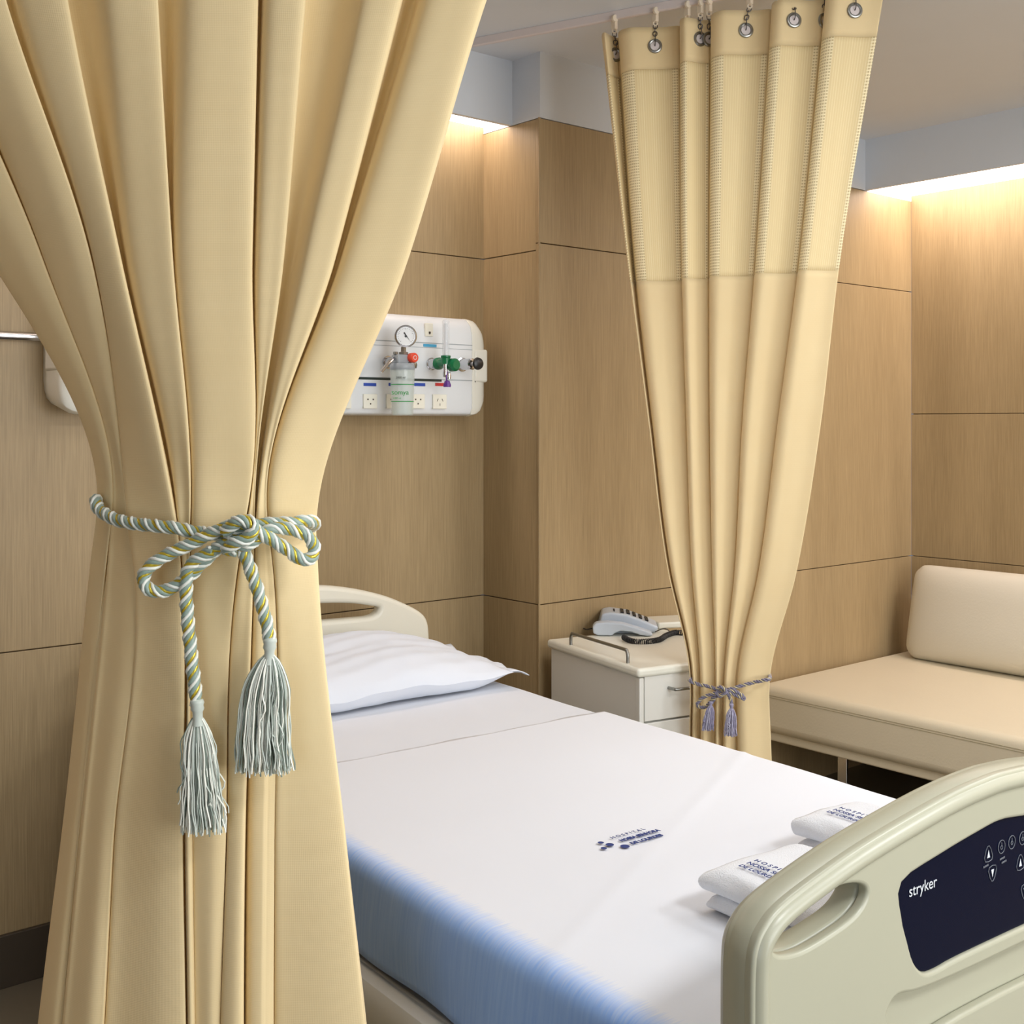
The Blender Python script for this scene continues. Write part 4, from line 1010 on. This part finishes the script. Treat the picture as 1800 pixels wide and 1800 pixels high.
# back cushion: soft rounded box leaning on the wall
def cushion(name, L_, H_, T_, m, parent, nx=44, nz=22, puff=.03):
    g = MB(); 
    def surf(a, b, sgn):
        ex = 4.5; e = max(0, 1-abs(a)**ex)**(1/2.6)*max(0, 1-abs(b)**3.6)**(1/2.4)
        return e
    for sgn in (-1, 1):
        P = []
        for j in range(nz+1):
            b_ = -1+2*j/nz; b_ = math.sin(b_*PI/2)
            row = []
            for i in range(nx+1):
                a_ = -1+2*i/nx; a_ = math.sin(a_*PI/2)
                # rounded-rectangle outline
                cx_ = a_; cz_ = b_
                rr = .12/ (H_/2)
                ax_ = abs(a_)*L_/2; bz_ = abs(b_)*H_/2; r0 = .06
                dx = ax_-(L_/2-r0); dz = bz_-(H_/2-r0)
                if dx > 0 and dz > 0:
                    mxd = max(dx, dz); ln_ = math.hypot(dx, dz); k = mxd/ln_ if ln_ > 0 else 1
                    ax_ = L_/2-r0+dx*k; bz_ = H_/2-r0+dz*k
                e = surf(a_, b_, sgn)
                tuft = -.014*math.exp(-(((ax_*(1 if a_ > 0 else -1)-TX)/.05)**2+((bz_*(1 if b_ > 0 else -1))/.05)**2)) if sgn < 0 else 0
                row.append((sgn*(T_/2*e+tuft*(-1 if sgn < 0 else 1)*-1*(1 if sgn < 0 else 0)), math.copysign(ax_, a_), math.copysign(bz_, b_)))
            P.append(row if sgn > 0 else row[::-1])
        g.grid(P)
    return g
TX = -.72+.0
g = cushion('c', 2.1, .415, .22, None, None)
tilt = math.radians(13)
bk = g.xf(Matrix.Translation((4.735-so.x, 1.80-so.y, .672)) @ Matrix.Rotation(tilt, 4, 'Y')).build('back_cushion', M['leather_bk'], sf, angle=180)
bm = bmesh.new(); bm.from_mesh(bk.data); bmesh.ops.remove_doubles(bm, verts=bm.verts, dist=.0005); bmesh.ops.recalc_face_normals(bm, faces=bm.faces); bm.to_mesh(bk.data); bm.free()

# ------------------------------------------------------------------ lights
def area(name, loc, size, energy, col, rot=(0,0,0), sy=None):
    l = bpy.data.lights.new(name, 'AREA'); l.energy = energy; l.color = col; l.shape = 'RECTANGLE'; l.size = size; l.size_y = sy or size
    o = bpy.data.objects.new(name, l); COL.objects.link(o); o.location = loc; o.rotation_euler = rot; return o
for i, (x, y, e, lb) in enumerate(((1.3,-.7,30,'square ceiling light panel over the foreground'),(2.9,-.6,30,'square ceiling light panel over the foot of the bed'),(3.7,.7,16,'square ceiling light panel beside the sofa'),(1.9,1.25,8,'square ceiling light panel over the bed'))):
    c = empty('ceiling_light', lb, 'light', (x, y, CEIL))
    mb = MB(); mb.box((-.31,-.31,-.012),(.31,.31,-.0005)); mb.build('light_frame', M['frame_w'], c, bevel=.002)
    area('light_panel', (x, y, CEIL-.02), .58, e, (.97,.985,1))
area('daylight_fill', (U0+.05, -.7, 1.4), 1.6, 15, (.55,.75,1), (0, math.radians(-90), 0), 1.3)
area('daylight_fill', (1.9, V0+.06, 1.55), 2.6, 72, (.93,.97,1), (math.radians(90), 0, 0), 1.6)  # lamp added behind the camera to brighten the curtains from the front
wb = MB(); wb.box((.54,V0-.01,.70),(.6,V0+.03,2.40)); wb.box((3.2,V0-.01,.70),(3.26,V0+.03,2.40)); wb.box((.54,V0-.01,.68),(3.26,V0+.03,.74)); wb.box((.54,V0-.01,2.36),(3.26,V0+.03,2.42)); struct(wb.build('added_window', M['frame_w'], smooth=False))  # unseen window frame, added to go with the frontal lamp
wdw = MB(); wdw.box((U0-.01,-1.42,.7),(U0+.02,-1.36,2.2)); wdw.box((U0-.01,-.04,.7),(U0+.02,.02,2.2)); wdw.box((U0-.01,-1.42,.66),(U0+.02,.02,.72)); wdw.box((U0-.01,-1.42,2.18),(U0+.02,.02,2.24)); struct(wdw.build('window_1', M['frame_w'], smooth=False))
wd = bpy.data.worlds.new('World'); bpy.context.scene.world = wd; wd.use_nodes = True
wd.node_tree.nodes['Background'].inputs[0].default_value = (.6,.7,.9,1); wd.node_tree.nodes['Background'].inputs[1].default_value = .3

# ------------------------------------------------------------------ camera
cd = bpy.data.cameras.new('camera'); cam = bpy.data.objects.new('camera', cd); COL.objects.link(cam)
cam.location = (0,0,EYE); cam.rotation_euler = (PI/2, 0, -YAW)
cd.sensor_width = 36; cd.lens = F/1800*36; cd.shift_y = -(900-HY)/1800; cd.clip_start = .05
sc = bpy.context.scene; sc.camera = cam
sc.view_settings.view_transform = 'Standard'; sc.view_settings.look = 'None'; sc.view_settings.gamma = 1; sc.view_settings.use_curve_mapping = False
sc.view_settings.exposure = .08
sc.cycles.max_bounces = 8
